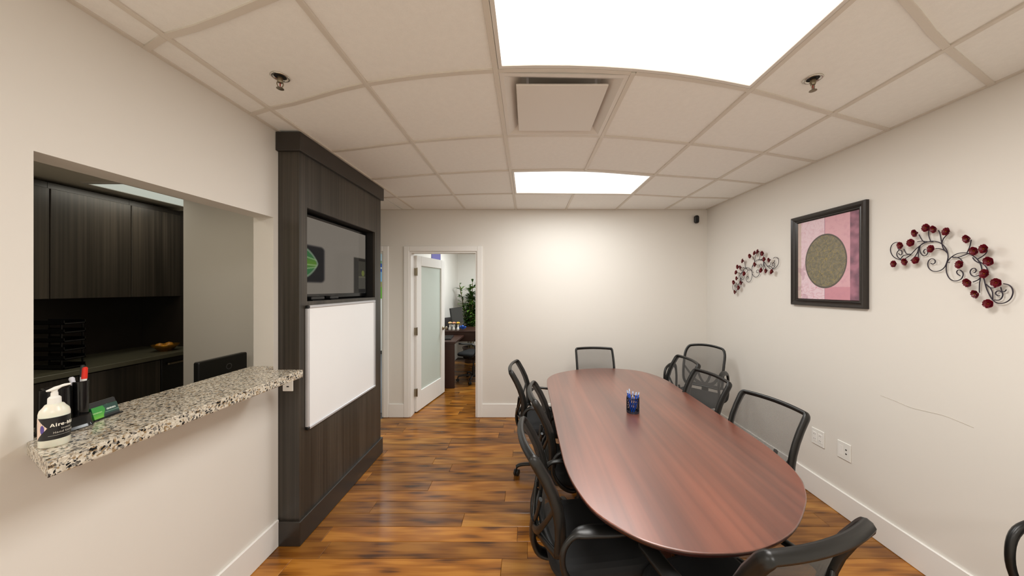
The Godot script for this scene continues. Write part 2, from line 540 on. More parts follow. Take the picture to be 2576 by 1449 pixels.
# ------------------------------------------------------------------ suspended ceiling
func build_ceiling() -> void:
	var slab := MB.new()
	bx(slab, -4.2, XR + 0.12, CEIL + 0.1, CEIL + 0.2, -2.92, 7.9)
	var ceil := struct("ceiling", slab.mesh(), M.wall)
	var xs := [XL, -1.375, -0.757, -0.14, 0.47, 1.077, 1.674, XR]
	# depth of the cross rows on each runner, measured on the ceiling plane
	var rows := [
		[0.66, 0.60, 0.42, 0.22, 0.23, 0.39, 0.62, 0.86],
		[1.273, 1.207, 1.02, 0.835, 0.85, 0.98, 1.267, 1.498],
		[1.756, 1.694, 1.492, 1.397, 1.412, 1.537, 1.746, 1.924],
		[2.27, 2.227, 2.086, 2.0, 2.005, 2.11, 2.254, 2.41],
		[2.82, 2.793, 2.669, 2.59, 2.577, 2.69, 2.80, 2.927],
		[3.37, 3.35, 3.265, 3.224, 3.237, 3.258, 3.35, 3.395],
		[DB, DB, DB, DB, DB, DB, DB, DB]]
	for k in range(1, 6):
		var rr := []
		for i in 8:
			rr.append(rows[0][i] - 0.61)
		rows.insert(0, rr)
	var first := 5                      # index of the row that was rows[0]
	var tw := 0.012                     # half width of a runner
	for j in rows.size() - 1:
		for i in 7:
			if (i == 3 or i == 4) and (j == first + 1 or j == first + 4 or j == first - 3):
				continue                # light fittings
			if i == 3 and j == first + 2:
				continue                # air diffuser
			var g := tw - 0.003
			var x0: float = xs[i] + g
			var x1: float = xs[i + 1] - g
			var far_edge := row_edge(xs, rows, j + 1, x0, x1, i, -g)
			far_edge.reverse()
			var q := PackedVector2Array(row_edge(xs, rows, j, x0, x1, i, g) + far_edge)
			var tm := MB.new()
			tm.ringed(q, [Vector2(0, CEIL + 0.018), Vector2(0, CEIL + 0.004)], Transform3D.IDENTITY, false)
			put("ceiling_tile", tm.mesh(), M.tile, ceil)
	# long runners
	for i in range(1, 7):
		var spans := [[rows[0][i], DB]]
		if i == 4:
			spans = [[rows[0][4], rows[first - 3][4]], [rows[first - 2][4], rows[first + 1][4]], [rows[first + 2][4], rows[first + 4][4]], [rows[first + 5][4], DB]]
		for sp in spans:
			var rm := MB.new()
			bx(rm, xs[i] - tw, xs[i] + tw, CEIL - 0.004, CEIL + 0.03, sp[0], sp[1], 0.002)
			put("ceiling_runner", rm.mesh(), M.tee, ceil)
	# cross tees, wall angles
	for j in range(1, rows.size() - 1):
		for i in 7:
			var xa: float = xs[i] + (tw if i > 0 else 0.0)
			var xb: float = xs[i + 1] - (tw if i < 6 else 0.0)
			var far_edge := row_edge(xs, rows, j, xa, xb, i, tw)
			far_edge.reverse()
			var q := PackedVector2Array(row_edge(xs, rows, j, xa, xb, i, -tw) + far_edge)
			var cm := MB.new()
			cm.ringed(q, [Vector2(0, CEIL + 0.03), Vector2(0, CEIL - 0.003)], Transform3D.IDENTITY, false)
			put("cross_tee", cm.mesh(), M.tee, ceil)
	for a in [[XL, XL + 0.02, rows[0][0], 3.24], [XR - 0.02, XR, rows[0][7], DB], [XL - 0.6, XR, DB - 0.02, DB]]:
		var am := MB.new()
		bx(am, a[0], a[1], CEIL - 0.002, CEIL + 0.02, a[2], a[3])
		put("wall_angle", am.mesh(), M.tee, ceil)
	var extra := MB.new()               # plain ceiling over the corridor and the left bay
	bx(extra, -4.2, XL, CEIL, CEIL + 0.03, -2.92, 0.965)
	bx(extra, -4.2, XL, CEIL, CEIL + 0.03, 3.24, DB)
	bx(extra, XL, XR, CEIL, CEIL + 0.03, -2.92, -2.3)
	bx(extra, -4.2, XR, CEIL, CEIL + 0.03, DB, 7.9)
	put("ceiling_margin", extra.mesh(), M.tile, ceil)
	# troffers
	light_fitting(xs, rows, first + 1, "large flat ceiling light panel over the near half of the table")
	light_fitting(xs, rows, first + 4, "flat ceiling light panel over the far end of the table")
	var lobby := thing("ceiling_light", "added unseen ceiling panel for fill light in the lobby bay beside the hatch wall", "ceiling light", V(-2.8, CEIL - 0.004, -0.9))  # invented fitting for the added lobby fill lamp
	var lm := MB.new()
	lm.box(Vector3(-0.58, -0.006, -0.27), Vector3(0.58, 0.003, 0.27))
	put("light_diffuser", lm.mesh(), M.panel, lobby)
	light_fitting(xs, rows, first - 3, "flat ceiling light panel behind the near end of the table")
	diffuser(xs, rows, first + 2)
	sprinkler(V(-1.12, CEIL + 0.004, 1.44), "chrome fire sprinkler head in the ceiling beside the dark column")
	sprinkler(V(1.306, CEIL + 0.004, 1.455), "chrome fire sprinkler head in the ceiling above the right-hand chairs")

func row_edge(xs: Array, rows: Array, j: int, x0: float, x1: float, i: int, shift: float, n := 4) -> Array:
	# points along cross row j inside cell i, following the row's gentle curve
	var out := []
	var a: float = rows[j][maxi(i - 1, 0)]
	var b: float = rows[j][i]
	var c: float = rows[j][i + 1]
	var e: float = rows[j][mini(i + 2, 7)]
	for k in n + 1:
		var x := lerpf(x0, x1, float(k) / n)
		var t: float = (x - xs[i]) / (xs[i + 1] - xs[i])
		var d: float = 0.5 * (2.0 * b + (c - a) * t + (2.0 * a - 5.0 * b + 4.0 * c - e) * t * t + (3.0 * b - a - 3.0 * c + e) * t * t * t)
		if i == 0 or i == 6:
			d = lerpf(b, c, t)
		out.append(Vector2(x, -(d + shift)))
	return out

func light_fitting(xs: Array, rows: Array, j: int, label: String) -> void:
	var t := thing("ceiling_light", label, "ceiling light", Vector3.ZERO, 0, "flat panel ceiling lights")
	var g := 0.014
	var m := 0.016
	var loops := []
	for q in [[g, g], [g + m, g + m]]:
		var e1 := row_edge(xs, rows, j, xs[3] + q[0], xs[4], 3, q[1]) + row_edge(xs, rows, j, xs[4], xs[5] - q[0], 4, q[1]).slice(1)
		var e2 := row_edge(xs, rows, j + 1, xs[3] + q[0], xs[4], 3, -q[1]) + row_edge(xs, rows, j + 1, xs[4], xs[5] - q[0], 4, -q[1]).slice(1)
		loops.append([e1, e2])
	var inner: Array = loops[1][0].duplicate()
	var back_edge: Array = loops[1][1].duplicate()
	back_edge.reverse()
	var p := MB.new()
	p.ringed(PackedVector2Array(inner + back_edge), [Vector2(0, CEIL + 0.02), Vector2(0, CEIL + 0.001)], Transform3D.IDENTITY, false)
	put("light_diffuser", p.mesh(), M.panel, t)
	for e in 2:
		var o: Array = loops[0][e]
		var n: Array = loops[1][e].duplicate()
		n.reverse()
		var f := MB.new()
		f.ringed(PackedVector2Array(o + n), [Vector2(0, CEIL + 0.02), Vector2(0, CEIL - 0.003)], Transform3D.IDENTITY, false)
		put("light_frame", f.mesh(), M.metal_white, t)
		var k := 0 if e == 0 else 8
		var f2 := MB.new()
		f2.ringed(PackedVector2Array([loops[0][0][k], loops[1][0][k], loops[1][1][k], loops[0][1][k]]), [Vector2(0, CEIL + 0.02), Vector2(0, CEIL - 0.003)], Transform3D.IDENTITY, false)
		put("light_frame", f2.mesh(), M.metal_white, t)

func diffuser(xs: Array, rows: Array, j: int) -> void:
	var t := thing("air_diffuser", "square metal air diffuser with a flat plaque set in the ceiling", "air vent")
	var g := 0.013
	var o := [V(xs[3] + g, CEIL - 0.002, rows[j][3] + g), V(xs[4] - g, CEIL - 0.002, rows[j][4] + g), V(xs[4] - g, CEIL - 0.002, rows[j + 1][4] - g), V(xs[3] + g, CEIL - 0.002, rows[j + 1][3] - g)]
	var c: Vector3 = (o[0] + o[1] + o[2] + o[3]) / 4.0
	var lip := []
	var top := []
	for p in o:
		lip.append(p + (c - p).normalized() * 0.028)
		var q: Vector3 = p + (c - p).normalized() * 0.13
		top.append(q + Vector3.UP * 0.075)
	var ring := MB.new()
	for i in 4:
		var k := (i + 1) % 4
		ring.quad(o[i], o[k], lip[k], lip[i], Vector3.DOWN)
		var up := Vector3.UP * 0.02
		var nn: Vector3 = ((o[i] + o[k]) / 2.0 - c)
		nn.y = 0
		ring.quad(o[i], o[k], o[k] + up, o[i] + up, nn.normalized())
	put("flange", ring.mesh(), M.metal_white, t)
	for i in 4:
		var k := (i + 1) % 4
		var s := MB.new()
		var nn: Vector3 = (c - (lip[i] + lip[k]) / 2.0)
		nn.y = 0
		nn = (nn.normalized() * 0.6 + Vector3.DOWN * 0.8).normalized()
		# curved cone side in three strips
		for q in 3:
			var f0 := q / 3.0
			var f1 := (q + 1) / 3.0
			var h0 := pow(f0, 1.7)
			var h1 := pow(f1, 1.7)
			var A: Vector3 = lip[i].lerp(top[i], f0); A.y = lerpf(lip[i].y, top[i].y, h0)
			var B: Vector3 = lip[k].lerp(top[k], f0); B.y = lerpf(lip[k].y, top[k].y, h0)
			var C: Vector3 = lip[k].lerp(top[k], f1); C.y = lerpf(lip[k].y, top[k].y, h1)
			var D: Vector3 = lip[i].lerp(top[i], f1); D.y = lerpf(lip[i].y, top[i].y, h1)
			s.quad(A, B, C, D, nn)
		put("cone_side", s.mesh(), M.metal_white, t)
	var back := MB.new()
	back.quad(top[0], top[1], top[2], top[3], Vector3.DOWN)
	put("throat", back.mesh(), mat(rgb(205, 200, 192), 0.5), t)
	var pl := MB.new()
	var d0: float = (rows[j][3] + rows[j][4]) / 2 + 0.088
	var d1: float = (rows[j + 1][3] + rows[j + 1][4]) / 2 - 0.075
	bx(pl, -0.054, 0.382, CEIL - 0.004, CEIL + 0.006, d0, d1, 0.003)
	put("plaque", pl.mesh(), M.metal_white, t)
	for p in [[0.0, d0 + 0.04], [0.33, d0 + 0.04], [0.0, d1 - 0.04], [0.33, d1 - 0.04]]:
		var h := MB.new()
		bx(h, p[0] - 0.006, p[0] + 0.006, CEIL + 0.006, CEIL + 0.073, p[1] - 0.002, p[1] + 0.002)
		put("hanger", h.mesh(), M.alu, t)

func sprinkler(at: Vector3, label: String) -> void:
	var t := thing("sprinkler", label, "sprinkler", at, 0.4, "fire sprinklers")
	var e := MB.new()
	e.lathe([Vector2(0.036, 0.0), Vector2(0.038, -0.004), Vector2(0.034, -0.007), Vector2(0.026, -0.005), Vector2(0.022, 0.004)], Vector3.ZERO, 24, Transform3D.IDENTITY, true)
	put("escutcheon", e.mesh(), M.chrome, t)
	var cup := MB.new()
	cup.lathe([Vector2(0.024, -0.003), Vector2(0.0001, -0.002)], Vector3.ZERO, 20)
	put("cup", cup.mesh(), M.void_black, t)
	var b := MB.new()
	b.lathe([Vector2(0.0001, -0.03), Vector2(0.009, -0.03), Vector2(0.011, -0.024), Vector2(0.011, -0.004)], Vector3.ZERO, 16)
	put("body", b.mesh(), M.brushed, t)
	for s in [-1, 1]:
		var a := MB.new()
		a.sweep(smooth_path([Vector3(s * 0.009, -0.026, 0), Vector3(s * 0.012, -0.036, 0), Vector3(s * 0.008, -0.047, 0), Vector3(s * 0.002, -0.053, 0)], 3), Vector2(0.0022, 0.0022), 6)
		put("yoke_arm", a.mesh(), M.brushed, t)
	var bulb := MB.new()
	bulb.lathe([Vector2(0.0001, -0.05), Vector2(0.002, -0.047), Vector2(0.0025, -0.04), Vector2(0.002, -0.032), Vector2(0.0001, -0.03)], Vector3.ZERO, 10, Transform3D.IDENTITY, true)
	put("bulb", bulb.mesh(), mat(rgb(150, 40, 30), 0.2), t)
	var d := MB.new()
	d.lathe([Vector2(0.0001, -0.052), Vector2(0.006, -0.052), Vector2(0.014, -0.055), Vector2(0.015, -0.057), Vector2(0.0001, -0.058)], Vector3.ZERO, 16)
	put("deflector", d.mesh(), M.brushed, t)

# ------------------------------------------------------------------ floor
func build_floor() -> void:
	var slab := MB.new()
	bx(slab, -4.2, XR + 0.12, -0.15, -0.007, -2.92, 7.9)
	var fl := struct("floor", slab.mesh(), M.subfloor)
	var wide := 0.124
	var r := 0
	var d := 0.24
	while d < 6.9:
		var x0 := XL
		var x1 := XR
		if d > DB + 0.12: x0 = -1.6; x1 = 0.4
		elif d + wide > 3.24: x0 = -3.4
		elif d + wide < 0.885: x0 = -2.6
		if d <= DB + 0.12 and d + wide > DB: x1 = 0.4; x0 = -1.756
		var x := x0 - rng.randf() * 1.1
		while x < x1:
			var ln := 1.22
			var a := maxf(x, x0)
			var b := minf(x + ln, x1)
			if b - a > 0.02:
				var pm := MB.new()
				var uo := rng.randf() * 0.5
				var vo := rng.randf() * 0.8
				plank(pm, a + 0.0007, b - 0.0007, d + 0.0007, d + wide - 0.0007, uo, vo)
				var k := rng.randi() % 5
				put("plank", pm.mesh(), M.planks[k], fl)
			x += ln
		d += wide
		r += 1
	var c := MB.new()
	bx(c, -4.1, -1.757, -0.007, 0.0, DB + 0.13, 7.6)
	put("carpet", c.mesh(), M.carpet, fl)
	var near := MB.new()
	bx(near, -4.1, XR, -0.007, -0.001, -2.8, 0.24)
	bx(near, -4.1, -2.6, -0.007, -0.001, 0.24, 0.9)
	bx(near, -3.8, XL - 0.12, -0.007, -0.001, 0.965, 3.14)
	put("bounce_floor", near.mesh(), mat(rgb(214, 206, 194), 0.9), fl)  # unseen floor, coloured pale to bounce light up to the ceiling

func plank(pm: MB, a: float, b: float, d0: float, d1: float, uo: float, vo: float) -> void:
	var bev := 0.0022
	var y := 0.0
	var pts := []
	var low := []
	for p in [[a, d0, 1, 1], [b, d0, -1, 1], [b, d1, -1, -1], [a, d1, 1, -1]]:
		pts.append(V(p[0] + p[2] * bev, y, p[1] + p[3] * bev))
		low.append(V(p[0], y - 0.0018, p[1]))
	var su := 0.4
	var sv := 0.8
	var uvs := []
	for p in pts:
		uvs.append(Vector2(uo + (p.x - a) * su, vo + (-p.z - d0) * sv))
	pm.quad(pts[0], pts[1], pts[2], pts[3], Vector3.UP, uvs[0], uvs[1], uvs[2], uvs[3])
	for i in 4:
		var k := (i + 1) % 4
		var e: Vector3 = (pts[k] - pts[i]).normalized()
		var nn := Vector3(-e.z, 0, e.x)
		if nn.dot((pts[0] + pts[2]) / 2.0 - pts[i]) > 0.0: nn = -nn
		nn = (nn * 0.63 + Vector3.UP * 0.77).normalized()
		pm.quad(pts[i], pts[k], low[k], low[i], nn, uvs[i], uvs[k], uvs[k], uvs[i])
		var dn := Vector3.DOWN * 0.006
		var out := Vector3(nn.x, 0, nn.z).normalized()
		pm.quad(low[i], low[k], low[k] + dn, low[i] + dn, out, uvs[i], uvs[k], uvs[k], uvs[i])

# ------------------------------------------------------------------ door and casings
func casing(called: String, x0: float, x1: float, top: float) -> void:
	var t := Node3D.new()
	t.name = called
	t.set_meta("kind", "structure")
	add_child(t, true)
	var w := 0.066
	for s in [[x0 - w, x0, 0.0, top + w], [x1, x1 + w, 0.0, top + w]]:
		var m := MB.new()
		bx(m, s[0], s[1], s[2], s[3], DB - 0.018, DB, 0.005)
		put("casing_leg", m.mesh(), M.trim, t)
	var h := MB.new()
	bx(h, x0, x1, top, top + w, DB - 0.018, DB, 0.005)
	put("casing_head", h.mesh(), M.trim, t)
	for s in [[x0 - 0.001, x0 + 0.018], [x1 - 0.018, x1 + 0.001]]:
		var j := MB.new()
		bx(j, s[0], s[1], 0.0, top, DB - 0.004, DB + 0.125, 0.002)
		put("jamb", j.mesh(), M.trim, t)
	var jh := MB.new()
	bx(jh, x0 + 0.018, x1 - 0.018, top - 0.018, top, DB - 0.004, DB + 0.125, 0.002)
	put("jamb_head", jh.mesh(), M.trim, t)

func build_doors() -> void:
	casing("trim_1", -1.44, -0.616, 2.02)
	casing("trim_2", -2.6, -1.757, 2.02)
	# open door with a frosted pane, hinged on the left jamb
	var t := Node3D.new()
	t.name = "door_1"
	t.set_meta("kind", "structure")
	add_child(t, true)
	t.position = V(-1.413, 0.0, DB + 0.13)
	t.rotation.y = deg_to_rad(79.5)     # local +x runs along the door from the hinge
	var w := 0.80
	var h := 1.985
	var th := 0.02
	var st := 0.112
	for s in [[0.0, st, "stile"], [w - st, w, "stile"]]:
		var m := MB.new()
		m.box(Vector3(s[0], 0.012, -th), Vector3(s[1], h, th), 0.003)
		put(s[2], m.mesh(), M.trim, t)
	for s in [[0.012, 0.255], [h - 0.125, h]]:
		var m := MB.new()
		m.box(Vector3(st, s[0], -th), Vector3(w - st, s[1], th), 0.003)
		put("rail", m.mesh(), M.trim, t)
	var g := MB.new()
	g.box(Vector3(st - 0.005, 0.25, -0.004), Vector3(w - st + 0.005, h - 0.12, 0.004))
	put("frosted_pane", g.mesh(), M.frosted, t)
	for y in [0.26, 1.03, 1.78]:
		var m := MB.new()
		m.box(Vector3(-0.022, y - 0.045, -th - 0.004), Vector3(-0.002, y + 0.045, th + 0.004), 0.002)
		m.lathe([Vector2(0.0001, -0.05), Vector2(0.007, -0.05), Vector2(0.007, 0.05), Vector2(0.0001, 0.05)], Vector3(-0.006, y, th + 0.006), 10)
		put("hinge", m.mesh(), M.brushed, t)
	for s in [-1.0, 1.0]:
		var k := MB.new()
		var b := Basis(Vector3.RIGHT, s * PI / 2)
		k.lathe([Vector2(0.0001, 0.0), Vector2(0.03, 0.0), Vector2(0.028, 0.008), Vector2(0.012, 0.012), Vector2(0.011, 0.035), Vector2(0.022, 0.042), Vector2(0.027, 0.052), Vector2(0.024, 0.064), Vector2(0.0001, 0.068)], Vector3.ZERO, 18, Transform3D(b, Vector3(w - 0.06, 0.98, s * th)), true)
		put("door_knob", k.mesh(), M.brushed, t)

# ------------------------------------------------------------------ TV column
func build_column() -> void:
	var xf := -1.40          # front face
	var d0 := 1.95
	var d1 := 3.03
	var t := thing("media_column", "tall dark wood-veneer column boxing out the wall around the television", "cabinet")
	var fr := MB.new()
	var n0 := 2.02
	var n1 := 2.917
	var y0 := 1.49
	var y1 := 2.086
	bx(fr, xf - 0.018, xf, 0.15, y0, d0, d1)
	bx(fr, xf - 0.018, xf, y1, 2.41, d0, d1)
	bx(fr, xf - 0.018, xf, y0, y1, d0, n0)
	bx(fr, xf - 0.018, xf, y0, y1, n1, d1)
	put("front_panel", fr.mesh(), M.laminate, t)
	for s in [[d0, d0 + 0.018], [d1 - 0.018, d1]]:
		var m := MB.new()
		bx(m, XL + 0.001, xf - 0.018, 0.15, 2.41, s[0], s[1])
		put("side_panel", m.mesh(), M.laminate, t)
	var lin := MB.new()
	bx(lin, XL + 0.001, XL + 0.006, y0 - 0.02, y1 + 0.02, n0 - 0.02, n1 + 0.02)
	bx(lin, XL + 0.006, xf - 0.018, y0 - 0.012, y0, n0, n1)
	bx(lin, XL + 0.006, xf - 0.018, y1, y1 + 0.012, n0, n1)
	bx(lin, XL + 0.006, xf - 0.018, y0, y1, n0 - 0.012, n0)
	bx(lin, XL + 0.006, xf - 0.018, y0, y1, n1, n1 + 0.012)
	put("niche_lining", lin.mesh(), M.void_black, t)
	var cr := MB.new()
	bx(cr, XL + 0.001, xf + 0.022, 2.41, CEIL - 0.006, d0 - 0.022, d1 + 0.022, 0.003)
	put("cornice", cr.mesh(), M.laminate_trim, t)
	var pl := MB.new()
	bx(pl, XL + 0.001, xf + 0.016, 0.0, 0.15, d0 - 0.016, d1 + 0.016, 0.004)
	put("plinth", pl.mesh(), M.laminate_trim, t)
	# socket plate on the near side of the column, just under the stone shelf
	var op := thing("socket_plate", "white socket plate on the side of the dark column under the stone shelf", "wall socket", V(-1.466, 1.0, d0))
	var pm := MB.new()
	pm.box(Vector3(-0.032, -0.057, 0.0), Vector3(0.032, 0.057, 0.007), 0.003)
	put("plate", pm.mesh(), M.white_plastic, op)
	for y in [-0.028, 0.02]:
		var sl := MB.new()
		sl.box(Vector3(-0.006, y - 0.003, 0.005), Vector3(0.008, y + 0.004, 0.0078))
		put("slot", sl.mesh(), M.slot, op)
	# television
	var tv := thing("television", "flat black television set in the niche of the dark column", "television")
	var body := MB.new()
	bx(body, -1.515, -1.478, 1.503, 2.068, 2.045, 2.905, 0.004)
	put("tv_body", body.mesh(), M.black, tv)
	var bz := 0.016
	for s in [[1.503, 1.503 + 0.03, 2.045, 2.905], [2.068 - bz, 2.068, 2.045, 2.905], [1.533, 2.068 - bz, 2.045, 2.045 + bz], [1.533, 2.068 - bz, 2.905 - bz, 2.905]]:
		var m := MB.new()
		bx(m, -1.478, -1.469, s[0], s[1], s[2], s[3], 0.002)
		put("bezel", m.mesh(), M.black_gloss, tv)
	var scr := MB.new()
	scr.quad(V(-1.474, 1.533, 2.061), V(-1.474, 1.533, 2.889), V(-1.474, 2.052, 2.889), V(-1.474, 2.052, 2.061), Vector3.RIGHT)
	var sm := mat(rgb(6, 6, 6), 0.1, 0.0, 0.2)
	sm.emission_enabled = true
	sm.emission = Color(0, 0, 0)
	sm.emission_operator = BaseMaterial3D.EMISSION_OP_ADD
	sm.emission_energy_multiplier = 1.0
	sm.emission_texture = screen_picture()
	put("tv_screen", scr.mesh(), sm, tv)
	for b in [[2.10, 2.235, "wide flat black receiver box in the television niche"], [2.30, 2.40, "narrow flat black receiver box in the television niche"]]:
		var bm := MB.new()
		bx(bm, -1.462, -1.424, y0 + 0.006, y0 + 0.028, b[0], b[1], 0.004)
		var rb := thing("receiver_box", b[2], "electronics")
		put("case", bm.mesh(), M.black, rb)
		var ft := MB.new()
		bx(ft, -1.455, -1.432, y0, y0 + 0.007, b[0] + 0.02, b[1] - 0.02)
		put("foot", ft.mesh(), M.black_soft, rb)
	# whiteboard
	var wb := thing("whiteboard", "white dry-erase board with aluminium edge hung below the television", "whiteboard")
	var z0 := 2.0
	var z1 := 2.89
	var b0 := 0.678
	var b1 := 1.465
	var face := MB.new()
	bx(face, xf + 0.002, xf + 0.012, b0 + 0.008, b1 - 0.008, z0 + 0.008, z1 - 0.008)
	put("board", face.mesh(), mat(rgb(252, 252, 252), 0.16), wb)
	for s in [[b0, b0 + 0.018, z0 + 0.02, z1 - 0.02], [b1 - 0.018, b1, z0 + 0.02, z1 - 0.02], [b0 + 0.02, b1 - 0.02, z0, z0 + 0.018], [b0 + 0.02, b1 - 0.02, z1 - 0.018, z1]]:
		var m := MB.new()
		bx(m, xf, xf + 0.02, s[0], s[1], s[2], s[3], 0.003)
		put("edge_rail", m.mesh(), M.alu, wb)
	for y in [b0, b1 - 0.02]:
		for z in [z0, z1 - 0.02]:
			var m := MB.new()
			bx(m, xf, xf + 0.021, y, y + 0.02, z, z + 0.02, 0.004)
			put("corner_cap", m.mesh(), M.black if z == z0 else M.alu, wb)

func screen_picture() -> ImageTexture:
	return image_tex(320, 200, func(u, v):
		var c := rgb(112, 105, 96)
		# a dark panel with a green lens-shaped emblem
		var px: float = absf(u - 0.07) - 0.225
		var py: float = absf(v - 0.60) - 0.24
		var rr: float = Vector2(maxf(px + 0.05, 0.0), maxf(py + 0.05, 0.0)).length() - 0.05
		c = c.lerp(rgb(14, 14, 18), smoothstep(0.02, -0.02, rr))
		var ex: float = (u - 0.05) / 0.16
		var ey: float = (v - 0.59) / 0.19
		var q: float = pow(absf(ex), 1.5) + pow(absf(ey), 1.25)
		if q < 1.15:
			var gcol := rgb(44, 92, 52).lerp(rgb(72, 108, 34), smoothstep(0.5, 0.05, absf(ey)))
			if q > 0.86: gcol = rgb(96, 112, 92)
			if absf(ey - 0.12) < 0.05 or absf(absf(ey) - 0.42 + 0.2 * absf(ex)) < 0.05: gcol = gcol.lerp(rgb(130, 150, 110), 0.6)
			c = c.lerp(gcol, smoothstep(1.15, 0.98, q))
		# a tall dark bookcase at the far side
		var bk: float = smoothstep(0.755, 0.785, u) * smoothstep(0.40, 0.425, v)
		var inside := rgb(40, 37, 33)
		if u > 0.86 and v > 0.46:
			inside = rgb(60, 57, 50) if v < 0.72 else rgb(72, 69, 62)
			if v > 0.715 and v < 0.745: inside = rgb(88, 84, 70)
			if v > 0.93: inside = rgb(38, 36, 34)
			if Vector2((u - 0.95) / 0.03, (v - 0.665) / 0.05).length() < 1.0: inside = rgb(96, 100, 56)
		c = c.lerp(inside, bk)
		return c)

# ------------------------------------------------------------------ reception behind the hatch
func build_reception() -> void:
	# stone shelf of the hatch
	var sh := MB.new()
	var out := PackedVector2Array([Vector2(-1.66, -0.987), Vector2(XL, -0.987), Vector2(XL, -0.972), Vector2(-1.2925, -0.857), Vector2(-1.2925, -1.83), Vector2(XL, -1.83), Vector2(XL, -1.914), Vector2(-1.66, -1.914)])
	sh.ringed(out, [Vector2(0.003, 1.105), Vector2(0.0, 1.102), Vector2(0.0, 1.067), Vector2(0.002, 1.062)], Transform3D.IDENTITY, false)
	tag(put("stone_shelf", sh.mesh(), M.granite), "speckled beige granite shelf in the reception hatch", "shelf")
	var cl := MB.new()
	bx(cl, -3.8, XL - 0.12, 2.36, 2.40, 0.965, 3.14)
	struct("ceiling_reception", cl.mesh(), M.taupe)
	var lt := thing("reception_light", "slim ceiling light over the dark reception cabinets", "ceiling light")
	var lp := MB.new()
	bx(lp, -3.26, -3.0, 2.35, 2.3595, 2.36, 3.12)
	put("light_diffuser", lp.mesh(), M.dim_panel, lt)
	for s in [[-3.285, -3.26, 2.36, 3.12], [-3.0, -2.975, 2.36, 3.12], [-3.285, -2.975, 2.335, 2.36]]:
		var fm := MB.new()
		bx(fm, s[0], s[1], 2.345, 2.3595, s[2], s[3])
		put("light_frame", fm.mesh(), M.metal_white, lt)
	var l2 := thing("reception_light", "added square fill light over the reception desk, unseen behind the hatch", "ceiling light")  # invented fitting for the added reception fill lamp
	var lq := MB.new()
	bx(lq, -2.74, -2.16, 2.353, 2.3595, 1.26, 1.84)
	put("light_diffuser", lq.mesh(), M.dim_panel, l2)
	# wall cabinets: three doors along the side wall
	var edges := [0.97, 1.75, 2.265, 2.73, 3.135]
	var which := ["beside the reception wall, farthest from the paler end wall", "between the first and the corner pair of reception", "wide dark one of reception next to the corner unit", "in the corner against the paler end wall of reception"]
	for i in 4:
		var t := thing("wall_cabinet", "dark wood wall cabinet " + which[i], "cabinet", Vector3.ZERO, 0, "dark reception wall cabinets")
		var b := MB.new()
		bx(b, -3.795, -3.42, 1.5, 2.33, edges[i] + 0.001, edges[i + 1] - 0.001)
		put("carcass", b.mesh(), M.laminate_trim, t)
		var dr := MB.new()
		bx(dr, -3.418, -3.40, 1.497, 2.285, edges[i] + 0.003, edges[i + 1] - 0.003, 0.002)
		put("cabinet_door", dr.mesh(), M.laminate, t)
	var edges2 := [0.97, 1.6, 2.25, 2.75]
	for i in 3:
		var t := thing("base_cabinet", ["dark base cabinet of reception farthest from the paler end wall", "dark base cabinet in the middle of the reception run", "dark base cabinet next to the black fridge"][i], "cabinet", Vector3.ZERO, 0, "dark reception base cabinets")
		var b := MB.new()
		bx(b, -3.795, -3.19, 0.0, 0.965, edges2[i] + 0.001, edges2[i + 1] - 0.001)
		put("carcass", b.mesh(), M.laminate_trim, t)
		var dr := MB.new()
		bx(dr, -3.188, -3.17, 0.1, 0.955, edges2[i] + 0.003, edges2[i + 1] - 0.003, 0.002)
		put("cabinet_door", dr.mesh(), M.laminate, t)
	var fr := thing("mini_fridge", "low black appliance under the counter in the reception corner", "appliance")
	var fb := MB.new()
	bx(fb, -3.795, -3.17, 0.0, 0.96, 2.755, 3.13, 0.004)
	put("case", fb.mesh(), M.black, fr)
	var fh := MB.new()
	bx(fh, -3.168, -3.148, 0.9, 0.918, 2.79, 3.10, 0.004)
	put("handle", fh.mesh(), M.brushed, fr)
	var wt := MB.new()
	bx(wt, -3.795, -3.13, 0.967, 1.003, 0.967, 3.137, 0.003)
	tag(put("worktop", wt.mesh(), mat(rgb(92, 90, 74), 0.3)), "long dark stone worktop along the reception cabinets", "worktop")
	var sp := MB.new()
	bx(sp, -3.795, -3.78, 1.004, 1.497, 0.967, 3.137)
	tag(put("backsplash", sp.mesh(), M.laminate_trim), "dark panel between the worktop and the reception wall cabinets", "panel")
	var ep := MB.new()
	bx(ep, -3.778, -2.845, 1.004, 2.33, 3.118, 3.138)
	tag(put("end_panel", ep.mesh(), M.laminate_trim), "dark panel on the end wall beside the reception wall cabinets", "panel")
	var gb := thing("fruit_bowl", "small golden bowl on the worktop in the reception corner", "bowl", V(-3.3, 1.003, 2.9))
	var gm := MB.new()
	gm.lathe([Vector2(0.0001, 0.004), Vector2(0.045, 0.006), Vector2(0.085, 0.05), Vector2(0.09, 0.06), Vector2(0.082, 0.055), Vector2(0.04, 0.014), Vector2(0.0001, 0.012)], Vector3.ZERO, 20, Transform3D.IDENTITY, true)
	gm.lathe([Vector2(0.04, 0.0), Vector2(0.045, 0.006), Vector2(0.0001, 0.005)], Vector3.ZERO, 20)
	put("bowl_shell", gm.mesh(), M.gold, gb)
	for p in [[-0.02, 0.03], [0.03, 0.0], [-0.01, -0.035]]:
		var fm := MB.new()
		fm.lathe([Vector2(0.0001, 0.015), Vector2(0.022, 0.022), Vector2(0.032, 0.045), Vector2(0.022, 0.068), Vector2(0.0001, 0.076)], Vector3(p[0], 0, p[1]), 14, Transform3D.IDENTITY, true)
		var f := put("fruit", fm.mesh(), mat(rgb(190, 130, 40), 0.4))
		f.position = V(-3.3, 1.003, 2.9)
		tag(f, "round yellow fruit in the golden bowl of reception", "fruit", "fruit in the golden bowl")
